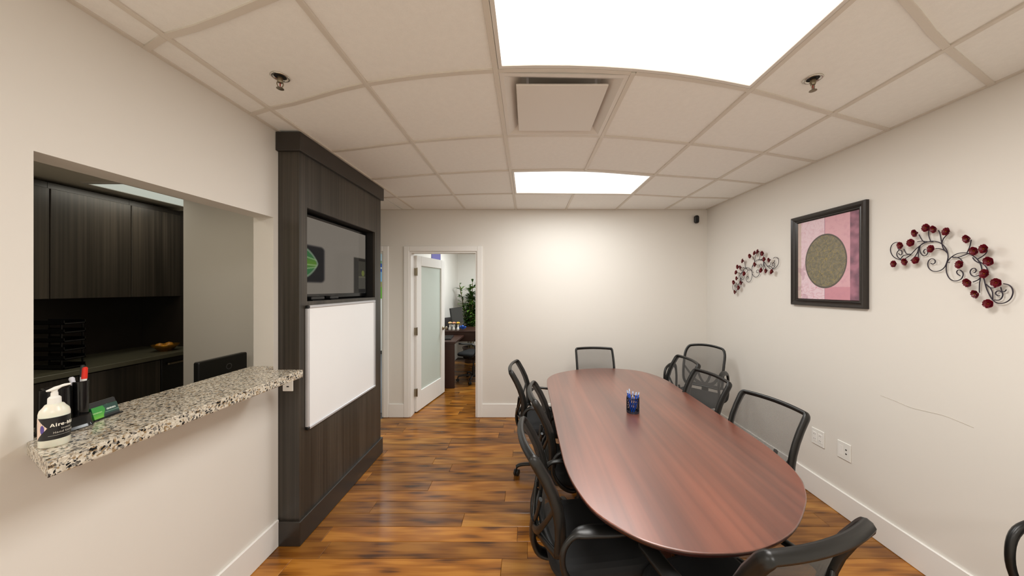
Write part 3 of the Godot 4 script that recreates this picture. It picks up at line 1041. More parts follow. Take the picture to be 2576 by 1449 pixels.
	# reception desk below the shelf, with a monitor seen from behind
	var dk := thing("reception_desk", "dark reception desk behind the hatch wall", "desk")
	var dt := MB.new()
	bx(dt, -2.45, -1.67, 0.71, 0.74, 0.975, 2.61, 0.003)
	put("desk_top", dt.mesh(), M.laminate_trim, dk)
	for z in [0.99, 2.59]:
		var lg := MB.new()
		bx(lg, -2.42, -1.68, 0.0, 0.71, z - 0.012, z + 0.012)
		put("desk_end", lg.mesh(), M.laminate_trim, dk)
	var mo := thing("computer_monitor", "black computer monitor seen from behind, standing below the hatch", "monitor", V(-2.2, 0.74, 2.29), deg_to_rad(-1.0))
	var ms := MB.new()
	ms.ringed(rounded_rect(0.36, 0.27, 0.012), [Vector2(0.006, 0.022), Vector2(0.0, 0.016), Vector2(0.0, -0.012), Vector2(0.01, -0.016)], Transform3D(Basis(Vector3(0, 0, 1), Vector3(1, 0, 0), Vector3(0, 1, 0)), Vector3(0, 0.205, 0)))
	put("monitor_shell", ms.mesh(), M.plastic, mo)
	var ring := MB.new()
	ring.lathe([Vector2(0.017, 0.0), Vector2(0.02, 0.002), Vector2(0.0225, 0.0), Vector2(0.02, -0.001)], Vector3.ZERO, 24, Transform3D(Basis(Vector3(0, 0, 1), Vector3(1, 0, 0), Vector3(0, 1, 0)), Vector3(0.0225, 0.265, -0.03)), true)
	put("round_emblem", ring.mesh(), mat(rgb(110, 110, 112), 0.3, 0.6), mo)
	var nk := MB.new()
	nk.box(Vector3(0.012, 0.01, -0.03), Vector3(0.035, 0.2, 0.03), 0.004)
	put("monitor_neck", nk.mesh(), M.plastic, mo)
	var bs := MB.new()
	bs.ringed(rounded_rect(0.18, 0.22, 0.03), [Vector2(0.004, 0.014), Vector2(0, 0.01), Vector2(0, 0.0)])
	put("monitor_base", bs.mesh(), M.plastic, mo)
	# letter tray tower on the worktop
	var tr := thing("letter_trays", "tower of black letter trays at the back of reception", "letter tray", V(-3.35, 1.003, 2.27))
	for i in 6:
		var y := 0.005 + i * 0.062
		var m := MB.new()
		m.box(Vector3(-0.15, y, -0.055), Vector3(0.12, y + 0.004, 0.055))
		m.box(Vector3(-0.15, y, -0.055), Vector3(0.12, y + 0.03, -0.051))
		m.box(Vector3(-0.15, y, 0.051), Vector3(0.12, y + 0.03, 0.055))
		m.box(Vector3(0.117, y, -0.055), Vector3(0.12, y + 0.012, 0.055))
		put("tray", m.mesh(), M.black_gloss, tr)
	for p in [[-0.14, -0.053], [-0.14, 0.053], [0.1, -0.053], [0.1, 0.053]]:
		var m := MB.new()
		m.box(Vector3(p[0] - 0.004, 0, p[1] - 0.003), Vector3(p[0] + 0.004, 0.345, p[1] + 0.003))
		put("tray_post", m.mesh(), M.black_gloss, tr)

# ------------------------------------------------------------------ table
func build_table() -> void:
	var t := thing("conference_table", "oval mahogany conference table with a satin top", "table")
	var pts := []
	for p in [[0.168, 1.982], [0.171, 1.64], [0.178, 1.46], [0.202, 1.315], [0.254, 1.175], [0.3625, 1.0624], [0.471, 1.0107], [0.59, 0.9955], [0.74, 1.013], [0.905, 1.085], [1.055, 1.208], [1.145, 1.31], [1.21, 1.43], [1.25, 1.60], [1.262, 1.80], [1.262, 2.2], [1.262, 2.6], [1.256, 2.85], [1.215, 3.03], [1.10, 3.20], [0.88, 3.287], [0.68, 3.287], [0.48, 3.225], [0.29, 3.10], [0.195, 2.95], [0.17, 2.78], [0.168, 2.4]]:
		pts.append(Vector2(p[0], -p[1]))
	var sm := smooth_path(pts, 5, true)
	var out := PackedVector2Array(sm)
	var tt := MB.new()
	var y := 0.745
	tt.ringed(out, [Vector2(0.003, y), Vector2(0.0005, y - 0.0015), Vector2(0.0, y - 0.004)])
	put("table_top", tt.mesh(), M.veneer, t)
	var ed := MB.new()
	ed.ringed(out, [Vector2(0.001, y - 0.0045), Vector2(0.0, y - 0.008), Vector2(0.003, y - 0.016), Vector2(0.022, y - 0.034), Vector2(0.03, y - 0.040)])
	put("table_edge", ed.mesh(), M.mahogany_dark, t)
	for d in [1.78, 2.45]:
		var p := MB.new()
		bx(p, 0.60, 0.80, 0.03, y - 0.041, d - 0.02, d + 0.02, 0.004)
		put("pedestal_panel", p.mesh(), M.mahogany_dark, t)
		var f := MB.new()
		bx(f, 0.595, 0.81, 0.0, 0.05, d - 0.05, d + 0.05, 0.008)
		put("pedestal_foot", f.mesh(), M.mahogany_dark, t)
	var st := MB.new()
	bx(st, 0.68, 0.72, 0.05, 0.60, 1.80, 2.43, 0.003)
	put("stretcher_panel", st.mesh(), M.mahogany_dark, t)
	# pen cup
	var at := V(0.705, y, 2.128)
	var c := thing("pen_cup", "small dark wire-mesh pen cup standing on the oval table", "pen cup", at)
	var R := 0.04
	var H := 0.1
	var rim := MB.new()
	var circ := []
	for k in 28:
		circ.append(Vector3(cos(TAU * k / 28) * R, H, sin(TAU * k / 28) * R))
	rim.sweep(circ, Vector2(0.0022, 0.0022), 6, Vector3.ZERO, true)
	put("rim", rim.mesh(), M.black_gloss, c)
	var low := MB.new()
	low.lathe([Vector2(R - 0.002, 0.014), Vector2(R + 0.0015, 0.013), Vector2(R + 0.0015, 0.0), Vector2(0.0001, 0.0)], Vector3.ZERO, 28)
	low.lathe([Vector2(0.0001, 0.003), Vector2(R, 0.003)], Vector3.ZERO, 28)
	put("cup_base", low.mesh(), mat(rgb(52, 52, 66), 0.25, 0.4), c)
	var wr := MB.new()
	for k in 18:
		for s in [-1.0, 1.0]:
			var q := []
			for i in 9:
				var a: float = TAU * k / 18.0 + s * i * 0.13
				q.append(Vector3(cos(a) * R, 0.004 + (H - 0.004) * i / 8.0, sin(a) * R))
			wr.sweep(q, Vector2(0.0016, 0.0016), 4)
	put("wire_lattice", wr.mesh(), mat(rgb(26, 28, 40), 0.3, 0.5), c)
	var blue := mat(rgb(26, 92, 210), 0.25)
	var pale := mat(rgb(196, 214, 240), 0.2)
	var pr := RandomNumberGenerator.new()
	pr.seed = 5
	for k in 10:
		var a := TAU * k / 10.0 + pr.randf() * 0.06
		var foot := Vector3(cos(a), 0, sin(a)) * 0.0127 + Vector3(0, 0.005, 0)
		var lean := 0.027 + 0.007 * pr.randf()
		var top := Vector3(cos(a), 0, sin(a)) * lean + Vector3(0, 0.1, 0)
		var dir := (top - foot).normalized()
		var ln := 0.122 + 0.024 * pr.randf()
		var pen := thing("pen", "blue pen with a pale end standing in the dark mesh cup", "pen", at, 0, "blue pens in the mesh cup")
		var bm := MB.new()
		bm.sweep([foot, foot + dir * (ln - 0.016)], Vector2(0.0036, 0.0036), 8)
		put("barrel", bm.mesh(), blue, pen)
		var em := MB.new()
		em.sweep([foot + dir * (ln - 0.016), foot + dir * (ln - 0.003), foot + dir * ln], [Vector2(0.004, 0.004), Vector2(0.0042, 0.0042), Vector2(0.002, 0.002)], 8)
		put("pen_end", em.mesh(), pale, pen)

# ------------------------------------------------------------------ chairs
func back_point(u: float, v: float, arch: float) -> Vector3:
	var y := 0.52 + 0.41 * v
	var hw := 0.212 - 0.006 * v - 0.012 * (1.0 - v) * (1.0 - v)
	var z := 0.215 - 0.035 * sin(PI * clampf(v * 0.9, 0, 1)) + 0.115 * pow(v, 1.6) - 0.03 * u * u
	return Vector3(u * hw, y + arch * (1.0 - u * u) * v * v, z)

func make_chair(guest := false) -> Node3D:
	var t := Node3D.new()
	var arch := 0.035 if guest else 0.006
	var rad := 0.16 if guest else 0.055
	# seat
	var seat := MB.new()
	var so := rounded_rect(0.435, 0.43, 0.09, 6, Vector2(0, -0.005))
	seat.ringed(so, [Vector2(0.06, 0.497), Vector2(0.03, 0.495), Vector2(0.012, 0.486), Vector2(0.002, 0.472), Vector2(0.0, 0.458), Vector2(0.008, 0.442), Vector2(0.03, 0.434)])
	put("seat", seat.mesh(), M.black_soft, t)
	var pan := MB.new()
	pan.ringed(rounded_rect(0.30, 0.28, 0.05), [Vector2(0, 0.434), Vector2(0.01, 0.39), Vector2(0.05, 0.37)])
	put("seat_mechanism", pan.mesh(), M.plastic, t)
	var lever := MB.new()
	lever.sweep([Vector3(0.12, 0.405, -0.02), Vector3(0.24, 0.40, -0.03), Vector3(0.27, 0.395, -0.03)], [Vector2(0.004, 0.004), Vector2(0.004, 0.004), Vector2(0.011, 0.005)], 6)
	put("tilt_lever", lever.mesh(), M.plastic, t)
	# back frame: closed loop over the curved back surface
	var loop := []
	var rr := rounded_rect(1.88, 0.95, rad * (1.2 if guest else 1.0), 6)
	for i in rr.size():
		var a := rr[i]
		var b := rr[(i + 1) % rr.size()]
		var steps := maxi(1, int((b - a).length() / 0.12))
		for k in steps:
			var p := a.lerp(b, float(k) / steps)
			loop.append(back_point(p.x, clampf(p.y + 0.5, 0.0, 1.0), arch))
	var fr := MB.new()
	var frr := []
	for i in loop.size():
		var tg: Vector3 = (loop[(i + 1) % loop.size()] - loop[i - 1]).normalized()
		frr.append(Vector2(0.012, lerpf(0.0175, 0.0235, tg.y * tg.y)))
	fr.sweep(loop, frr, 8, Vector3.ZERO, true)
	put("backrest_frame", fr.mesh(), M.plastic, t)
	# woven mesh: thin strands both ways
	var ws := MB.new()
	var hs := 0.0005
	var nh := 120
	for i in nh:
		var v := 0.035 + 0.93 * i / (nh - 1.0)
		for k in 10:
			var u0 := -0.93 + 1.86 * k / 10.0
			var u1 := -0.93 + 1.86 * (k + 1) / 10.0
			var A := back_point(u0, v, arch)
			var B := back_point(u1, v, arch)
			var o := Vector3(0, hs, 0)
			ws.quad(A - o, B - o, B + o, A + o, Vector3(0, 0.1, -1).normalized())
	var nv := 122
	for i in nv:
		var u := -0.93 + 1.86 * i / (nv - 1.0)
		for k in 10:
			var A := back_point(u, 0.035 + 0.93 * k / 10.0, arch)
			var B := back_point(u, 0.035 + 0.93 * (k + 1) / 10.0, arch)
			var o := Vector3(hs, 0, 0)
			ws.quad(A - o, A + o, B + o, B - o, Vector3(0, 0.1, -1).normalized())
	put("mesh_fabric", ws.mesh(), M.weave, t)
	# back support: spine that fans out into prongs behind the mesh
	var sp := MB.new()
	sp.sweep(smooth_path([Vector3(0, 0.39, 0.05), Vector3(0, 0.385, 0.16), Vector3(0, 0.41, 0.235), Vector3(0, 0.48, 0.262), Vector3(0, 0.56, 0.256)], 4), Vector2(0.034, 0.014), 8, Vector3(0, 0.6, -0.8))
	for s in [-1.0, 1.0]:
		sp.sweep(smooth_path([Vector3(s * 0.012, 0.53, 0.259), Vector3(s * 0.085, 0.565, 0.252), Vector3(s * 0.135, 0.635, 0.225), Vector3(s * 0.19, 0.72, 0.203)], 4), [Vector2(0.02, 0.010), Vector2(0.019, 0.010), Vector2(0.018, 0.01), Vector2(0.017, 0.009), Vector2(0.016, 0.009), Vector2(0.015, 0.009), Vector2(0.014, 0.008), Vector2(0.013, 0.008), Vector2(0.012, 0.008), Vector2(0.012, 0.007), Vector2(0.011, 0.007), Vector2(0.011, 0.007), Vector2(0.010, 0.006)], 8, Vector3(0, 0, -1))
		sp.sweep(smooth_path([Vector3(s * 0.01, 0.55, 0.257), Vector3(s * 0.04, 0.60, 0.248), Vector3(s * 0.065, 0.68, 0.236)], 4), Vector2(0.012, 0.008), 8, Vector3(0, 0, -1))
	sp.sweep(smooth_path([Vector3(-0.19, 0.545, 0.196), Vector3(-0.09, 0.535, 0.232), Vector3(0, 0.53, 0.246), Vector3(0.09, 0.535, 0.232), Vector3(0.19, 0.545, 0.196)], 4), Vector2(0.011, 0.016), 8, Vector3(0, 1, 0))
	put("back_support", sp.mesh(), M.plastic, t)
	# arms
	for s in [-1.0, 1.0]:
		var x: float = s * 0.243
		var am := MB.new()
		if guest:
			var path := smooth_path([Vector3(s * 0.205, 0.43, 0.10), Vector3(x, 0.47, 0.12), Vector3(x + s * 0.008, 0.60, 0.14), Vector3(x + s * 0.008, 0.71, 0.11), Vector3(x + s * 0.008, 0.748, 0.03), Vector3(x + s * 0.008, 0.752, -0.07), Vector3(x + s * 0.008, 0.725, -0.145), Vector3(x + s * 0.008, 0.655, -0.172), Vector3(x + s * 0.005, 0.56, -0.16), Vector3(s * 0.21, 0.44, -0.13)], 4)
			var rd := []
			for p in path:
				var k := smoothstep(0.66, 0.75, p.y)
				rd.append(Vector2(lerpf(0.011, 0.024, k), lerpf(0.012, 0.013, k)))
			am.sweep(path, rd, 8, Vector3(0.0, 0.35, 0.94) if false else Vector3.ZERO)
		else:
			var path := smooth_path([Vector3(s * 0.15, 0.425, 0.03), Vector3(s * 0.225, 0.43, 0.06), Vector3(x, 0.455, 0.12), Vector3(x, 0.52, 0.175), Vector3(x, 0.60, 0.18), Vector3(x, 0.655, 0.14), Vector3(x, 0.665, 0.09), Vector3(x, 0.66, 0.0), Vector3(x * 0.99, 0.66, -0.09), Vector3(x * 0.97, 0.655, -0.135)], 4)
			var rd := []
			for i in path.size():
				var k := smoothstep(18.0, 24.0, float(i))
				var e := smoothstep(float(path.size()), float(path.size() - 4), float(i))
				rd.append(Vector2(lerpf(0.0115, 0.027, k) * lerpf(0.4, 1.0, e), lerpf(0.012, 0.0105, k)))
			am.sweep(path, rd, 8)
		put("armrest", am.mesh(), M.plastic, t)
	# column and five-star base
	var gl := MB.new()
	gl.lathe([Vector2(0.0001, 0.37), Vector2(0.014, 0.37), Vector2(0.014, 0.24), Vector2(0.026, 0.24), Vector2(0.028, 0.1), Vector2(0.0001, 0.1)], Vector3.ZERO, 16)
	put("gas_lift", gl.mesh(), M.black, t)
	var hub := MB.new()
	hub.lathe([Vector2(0.0001, 0.115), Vector2(0.034, 0.115), Vector2(0.044, 0.10), Vector2(0.042, 0.065), Vector2(0.0001, 0.065)], Vector3.ZERO, 18)
	put("base_hub", hub.mesh(), M.plastic, t)
	for k in 5:
		var a := TAU * k / 5.0 + 0.31
		var dir := Vector3(cos(a), 0, sin(a))
		var lg := MB.new()
		lg.sweep(smooth_path([dir * 0.035 + Vector3(0, 0.092, 0), dir * 0.14 + Vector3(0, 0.102, 0), dir * 0.23 + Vector3(0, 0.092, 0), dir * 0.262 + Vector3(0, 0.074, 0)], 3), Vector2(0.017, 0.013), 8)
		var leg := put("base_leg", lg.mesh(), M.plastic, t)
		var cs := MB.new()
		var yaw := Basis(Vector3.UP, k * 1.3)
		for s in [-1.0, 1.0]:
			cs.lathe([Vector2(0.0001, -0.008), Vector2(0.024, -0.008), Vector2(0.0265, -0.004), Vector2(0.0265, 0.004), Vector2(0.024, 0.008), Vector2(0.0001, 0.008)], Vector3.ZERO, 16, Transform3D(yaw * Basis(Vector3(0, 0, 1), PI / 2), dir * 0.262 + yaw * Vector3(s * 0.012, 0, 0) + Vector3(0, 0.0265, 0)))
		cs.sweep([dir * 0.262 + Vector3(0, 0.075, 0), dir * 0.262 + Vector3(0, 0.035, 0)], Vector2(0.006, 0.006), 8)
		put("caster", cs.mesh(), M.black, leg)
	return t

func place_chair(src: Node3D, x: float, d: float, fx: float, fd: float, label: String, called := "office_chair", group := "black mesh office chairs around the table") -> Node3D:
	var c: Node3D = src.duplicate()
	c.name = numbered(called)
	add_child(c, true)
	c.position = V(x, 0, d)
	c.rotation.y = atan2(-fx, fd)
	tag(c, label, "chair", group)
	return c

func build_chairs() -> void:
	M.weave = mat(rgb(96, 94, 91), 0.8)
	var task := make_chair(false)
	var guest := make_chair(true)
	place_chair(task, 0.715, 3.14, 0.0, -1.0, "black mesh office chair at the far rounded end of the table by the blank wall")
	place_chair(task, 0.17, 2.65, 0.995, -0.09, "black mesh office chair on the open floor side, nearest the office door")
	place_chair(task, 0.325, 2.02, 1.0, 0.0, "black mesh office chair in the middle of the table side facing the whiteboard")
	place_chair(task, 0.282, 1.44, 0.99, 0.12, "black mesh office chair on the whiteboard side, farthest from the office door")
	place_chair(task, 1.165, 2.88, -1.0, 0.0, "black mesh office chair at the table in front of the round-backed corner chair")
	place_chair(task, 1.08, 2.335, -0.996, -0.09, "black mesh office chair in the middle of the picture-wall side of the table")
	place_chair(task, 1.125, 1.77, -0.98, -0.2, "black mesh office chair on the picture-wall side beside the wall sockets")
	place_chair(task, 0.682, 1.10, -0.293, 0.956, "black mesh office chair at the near rounded end of the table, turned askew")
	place_chair(guest, 1.725, 3.25, -0.72, -0.69, "round-backed black mesh armchair standing in the corner of the room", "guest_chair", "round-backed black guest chairs")
	place_chair(guest, 1.865, 0.865, -1.0, 0.0, "black armchair against the picture wall under the larger red flower spray", "guest_chair", "round-backed black guest chairs")
	place_chair(task, -0.92, 5.42, -0.9, 0.35, "black office chair at the dark desk in the office beyond the door", "office_chair", "office chairs beyond the door")
	place_chair(task, -0.48, 6.3, -0.8, -0.5, "second black office chair, deeper in the office beyond the door", "office_chair", "office chairs beyond the door")
	task.free()
	guest.free()

# ------------------------------------------------------------------ right wall: picture, flower sprays, sockets
func flower_mesh() -> Array:
	var p := MB.new()
	for ring in 2:
		var n := 6
		for k in n:
			var a := TAU * (k + 0.5 * ring) / n
			var r1: float = 0.020 if ring == 0 else 0.0125
			var wd: float = 0.0105 if ring == 0 else 0.0075
			var lift: float = 0.0 if ring == 0 else 0.004
			var dir := Vector3(cos(a), sin(a), 0)
			var sd := Vector3(-sin(a), cos(a), 0)
			var base := Vector3(0, 0, lift)
			var rows := [[0.1, 0.35, 0.0], [0.45, 0.95, 0.004], [0.75, 1.0, 0.0075], [1.0, 0.45, 0.0095]]
			var prev := []
			for q in rows:
				var c: Vector3 = base + dir * (r1 * q[0])
				var row := [c - sd * (wd * q[1]) + Vector3(0, 0, q[2] + 0.0025), c + Vector3(0, 0, q[2]), c + sd * (wd * q[1]) + Vector3(0, 0, q[2] + 0.0025)]
				if prev.size():
					for i in 2:
						var nn: Vector3 = (row[i] - prev[i]).cross(prev[i + 1] - prev[i]).normalized()
						if nn.z < 0: nn = -nn
						p.quad(prev[i], prev[i + 1], row[i + 1], row[i], nn)
				prev = row
	p.lathe([Vector2(0.0001, -0.004), Vector2(0.006, -0.003), Vector2(0.004, 0.003), Vector2(0.0001, 0.005)], Vector3.ZERO, 8, Transform3D(Basis(Vector3.RIGHT, PI / 2), Vector3.ZERO), true)
	var e := MB.new()
	e.lathe([Vector2(0.0025, 0.0), Vector2(0.003, 0.004), Vector2(0.0001, 0.006)], Vector3.ZERO, 8, Transform3D(Basis(Vector3.RIGHT, PI / 2), Vector3(0, 0, 0.006)), true)
	return [p.mesh(), e.mesh()]

func build_right_wall() -> void:
	# curves and flowers of the spray, as read off the wall (crop pixels)
	var curves := [
		[[825, 680], [850, 692], [880, 680], [888, 650], [870, 625], [835, 618], [800, 640], [782, 690], [795, 745], [840, 785], [900, 795], [965, 780], [1020, 735], [1050, 670], [1068, 600], [1060, 530], [1030, 465], [980, 410], [910, 378], [820, 372], [720, 405], [640, 460], [585, 515], [520, 580], [440, 625], [370, 625], [300, 590], [262, 530], [258, 470], [285, 415], [340, 388], [400, 400]],
		[[355, 445], [365, 480], [385, 495]],
		[[370, 540], [385, 560], [410, 560], [420, 535], [410, 505], [385, 495], [355, 520], [345, 560], [360, 595], [400, 625]],
		[[445, 480], [470, 535], [490, 550], [540, 553]],
		[[400, 620], [440, 575], [500, 560], [545, 555]],
		[[635, 380], [700, 370], [780, 378], [860, 378]],
		[[740, 545], [722, 520], [740, 487], [770, 490], [782, 525], [765, 565], [725, 575], [690, 550], [668, 500], [675, 440], [710, 405], [760, 385], [820, 372]],
		[[540, 645], [600, 590], [640, 520], [655, 450]],
		[[658, 630], [650, 590], [650, 520], [655, 450]],
		[[660, 280], [680, 320], [705, 360], [740, 390]],
		[[805, 200], [795, 250], [800, 310], [822, 370]],
		[[930, 220], [950, 250], [965, 320], [980, 400], [1000, 470], [1055, 535]],
		[[1080, 260], [1050, 285], [1005, 335], [985, 385], [985, 410]],
		[[890, 478], [930, 475], [985, 485], [1030, 510], [1060, 540]],
		[[1240, 855], [1205, 835], [1190, 805], [1205, 780], [1240, 778], [1275, 810], [1280, 850], [1255, 900], [1200, 925], [1140, 925], [1085, 890], [1050, 820], [1042, 740], [1060, 660], [1110, 600], [1180, 555], [1260, 535], [1340, 540], [1410, 570], [1480, 625], [1525, 690], [1545, 760], [1560, 830], [1580, 920], [1610, 1030], [1650, 1120], [1690, 1185], [1740, 1228], [1800, 1245], [1880, 1230], [1950, 1180], [1983, 1100], [1970, 1030], [1925, 985], [1850, 968]],
		[[1120, 595], [1200, 600], [1280, 575], [1350, 545], [1430, 515], [1480, 506]],
		[[1280, 680], [1255, 635], [1215, 605], [1125, 593]],
		[[1395, 350], [1388, 395], [1370, 460], [1335, 535]],
		[[1625, 500], [1600, 545], [1545, 590], [1480, 625]],
		[[1690, 655], [1645, 665], [1580, 680], [1510, 675], [1450, 645], [1415, 600]],
		[[1640, 815], [1625, 770], [1590, 715], [1540, 675], [1490, 645]],
		[[1430, 815], [1455, 805], [1465, 775], [1440, 752], [1400, 765], [1380, 805], [1400, 850], [1450, 865], [1500, 850], [1535, 810], [1545, 770]],
		[[1420, 945], [1470, 925], [1510, 900], [1535, 850], [1545, 800]],
		[[1512, 1095], [1510, 1050], [1515, 950], [1530, 880], [1545, 820]],
		[[1600, 970], [1660, 1020], [1720, 1025], [1765, 1005], [1795, 965]],
		[[1660, 1020], [1695, 1090], [1700, 1190]],
		[[1800, 1135], [1770, 1135], [1740, 1110], [1750, 1080], [1790, 1068], [1830, 1090], [1840, 1130], [1820, 1175], [1780, 1198], [1720, 1195]],
		[[1890, 1050], [1870, 1075], [1830, 1075], [1812, 1015]]]
	var flowers := [[445, 430], [590, 395], [655, 255], [810, 185], [920, 200], [1095, 240], [880, 480], [510, 660], [660, 645], [350, 690], [1395, 335], [1495, 505], [1635, 480], [1700, 650], [1290, 700], [1645, 830], [1405, 950], [1515, 1110], [1805, 955], [1690, 1250]]
	var fm := flower_mesh()
	var fr := RandomNumberGenerator.new()
	fr.seed = 3
	for side in 2:
		var label: String = ["wall spray of dark red metal flowers above the armchair against the wall", "wall spray of dark red metal flowers between the picture and the room corner"][side]
		var t := thing("flower_wall_art", label, "wall art", Vector3.ZERO, 0, "red metal flower sprays")
		for c in curves:
			var pts := []
			for p in c:
				pts.append(spray_point(p, side, 0.014))
			var m := MB.new()
			m.sweep(smooth_path(pts, 4), Vector2(0.0021, 0.0021), 6)
			put("wire_stem", m.mesh(), M.wire, t)
		for f in flowers:
			var o := put("flower", fm[0], M.petal, t)
			o.position = spray_point(f, side, 0.026)
			var sc := (1.0 + 0.12 * fr.randf()) * (1.0 if side == 0 else 1.08)
			var tilt := Basis.from_euler(Vector3(fr.randf_range(-0.2, 0.2), -PI / 2 + fr.randf_range(-0.2, 0.2), 0))
			o.basis = tilt * Basis.from_scale(Vector3(0.8, 1.0, 1.0) * sc) * Basis(Vector3.BACK, fr.randf() * 3.0)
			put("flower_eye", fm[1], M.gold, o)
		for p in [[820, 372], [1050, 670], [1340, 540]]:
			var m := MB.new()
			var a := spray_point(p, side, 0.014)
			m.sweep([a, Vector3(XR, a.y, a.z)], Vector2(0.002, 0.002), 6)
			put("wall_pin", m.mesh(), M.wire, t)
	# framed print
	var d0 := 2.037
	var d1 := 2.615
	var y0 := 1.44
	var y1 := 2.143
	var t := thing("framed_picture", "framed print of an olive medallion on pink panels, dark wood frame", "picture")
	var w := 0.052
	var prof := [Vector2(0, 0.0), Vector2(0, 0.022), Vector2(0.008, 0.03), Vector2(0.022, 0.026), Vector2(0.034, 0.016), Vector2(0.038, 0.019), Vector2(0.045, 0.017), Vector2(w, 0.009), Vector2(w, 0.0)]
	var cs := [[d0, y0], [d1, y0], [d1, y1], [d0, y1]]
	var ins := [[1, 1], [-1, 1], [-1, -1], [1, -1]]
	for i in 4:
		var k := (i + 1) % 4
		var m := MB.new()
		for j in prof.size() - 1:
			var q := []
			for e in [[i, j], [k, j], [k, j + 1], [i, j + 1]]:
				var pr: Vector2 = prof[e[1]]
				q.append(V(XR - 0.002 - pr.y, cs[e[0]][1] + ins[e[0]][1] * pr.x, cs[e[0]][0] + ins[e[0]][0] * pr.x))
			var dp: Vector2 = prof[j + 1] - prof[j]
			var inward := [Vector3.UP, Vector3.BACK, Vector3.DOWN, Vector3.FORWARD]
			var iw: Vector3 = inward[i]
			var nn: Vector3 = (Vector3.LEFT * dp.x - iw * dp.y).normalized()
			m.quad(q[0], q[1], q[2], q[3], nn)
		put("frame_rail", m.mesh(), mat(rgb(30, 22, 17), 0.28), t)
	var bk := MB.new()
	bx(bk, XR - 0.008, XR - 0.001, y0 + 0.03, y1 - 0.03, d0 + 0.03, d1 - 0.03)
	put("backing_board", bk.mesh(), M.void_black, t)
	var pm := MB.new()
	pm.quad(V(XR - 0.0095, y0 + 0.045, d1 - 0.045), V(XR - 0.0095, y0 + 0.045, d0 + 0.045), V(XR - 0.0095, y1 - 0.045, d0 + 0.045), V(XR - 0.0095, y1 - 0.045, d1 - 0.045), Vector3.LEFT)
	var pmat := mat(Color.WHITE, 0.5)
	pmat.albedo_texture = print_picture()
	pmat.clearcoat_enabled = true
	pmat.clearcoat = 0.7
	pmat.clearcoat_roughness = 0.05
	put("print", pm.mesh(), pmat, t)
	# sockets
	for s in [[2.342, 2.447, "white wall plate with two sockets, nearer the room corner", 0], [2.15, 2.243, "white wall plate with two small jacks beside the double socket", 1]]:
		var o := thing("wall_plate", s[2], "wall socket", V(XR, 0.45, (s[0] + s[1]) / 2), 0)
		var hw: float = (s[1] - s[0]) / 2
		var p := MB.new()
		p.box(Vector3(-0.007, -0.06, -hw), Vector3(0, 0.06, hw), 0.004)
		put("plate", p.mesh(), M.white_plastic, o)
		if s[3] == 0:
			for z in [-0.023, 0.023]:
				var r := MB.new()
				r.box(Vector3(-0.009, -0.034, z - 0.0165), Vector3(-0.005, 0.034, z + 0.0165), 0.0015)
				var ro := put("socket_insert", r.mesh(), M.trim, o)
				for y in [-0.018, 0.018]:
					var sl := MB.new()
					sl.box(Vector3(-0.0094, y - 0.004, z - 0.007), Vector3(-0.008, y + 0.004, z - 0.0045))
					sl.box(Vector3(-0.0094, y - 0.003, z + 0.0045), Vector3(-0.008, y + 0.003, z + 0.007))
					put("slot", sl.mesh(), M.slot, ro)
		else:
			for y in [-0.014, 0.014]:
				var sl := MB.new()
				sl.box(Vector3(-0.0078, y - 0.004, 0.012), Vector3(-0.006, y + 0.004, 0.022))
				put("jack", sl.mesh(), M.slot, o)
			var ln := MB.new()
			ln.box(Vector3(-0.0078, -0.034, -0.034), Vector3(-0.006, 0.034, -0.004), 0.001)
			put("blank_insert", ln.mesh(), M.trim, o)
	# small black camera high on the back wall
	var cam := thing("security_camera", "small black camera fixed high on the back wall near the corner", "camera", V(2.045, 2.405, DB))
	var br := MB.new()
	br.box(Vector3(-0.012, -0.014, 0.0), Vector3(0.012, 0.014, 0.02), 0.002)
	put("bracket", br.mesh(), M.black, cam)
	var cb := MB.new()
	cb.ringed(rounded_rect(0.052, 0.096, 0.024, 6), [Vector2(0.008, 0.052), Vector2(0.0, 0.045), Vector2(0.0, 0.022), Vector2(0.006, 0.018)], Transform3D(Basis(Vector3(1, 0, 0), Vector3(0, 0, 1), Vector3(0, -1, 0)), Vector3.ZERO))
	put("case", cb.mesh(), M.black, cam)
	var le := MB.new()
	le.lathe([Vector2(0.013, 0.0), Vector2(0.012, 0.004), Vector2(0.0001, 0.006)], Vector3.ZERO, 16, Transform3D(Basis(Vector3.RIGHT, PI / 2), Vector3(0, 0.018, 0.051)), true)
	put("lens", le.mesh(), M.black_gloss, cam)

func spray_point(p: Array, side: int, off: float) -> Vector3:
	var a := on_right(2200.0 + p[0] / 5.572, 540.0 + p[1] / 5.572)
	var d := -a.z
	var y := a.y
	if side == 1:                       # the pair hangs mirrored beyond the picture
		var d2 := -1.2422 * d - 0.0944 * y + 5.2932
		y = -0.0853 * d + 1.0011 * y + 0.1586
		d = d2
	return V(XR - off, y, d)

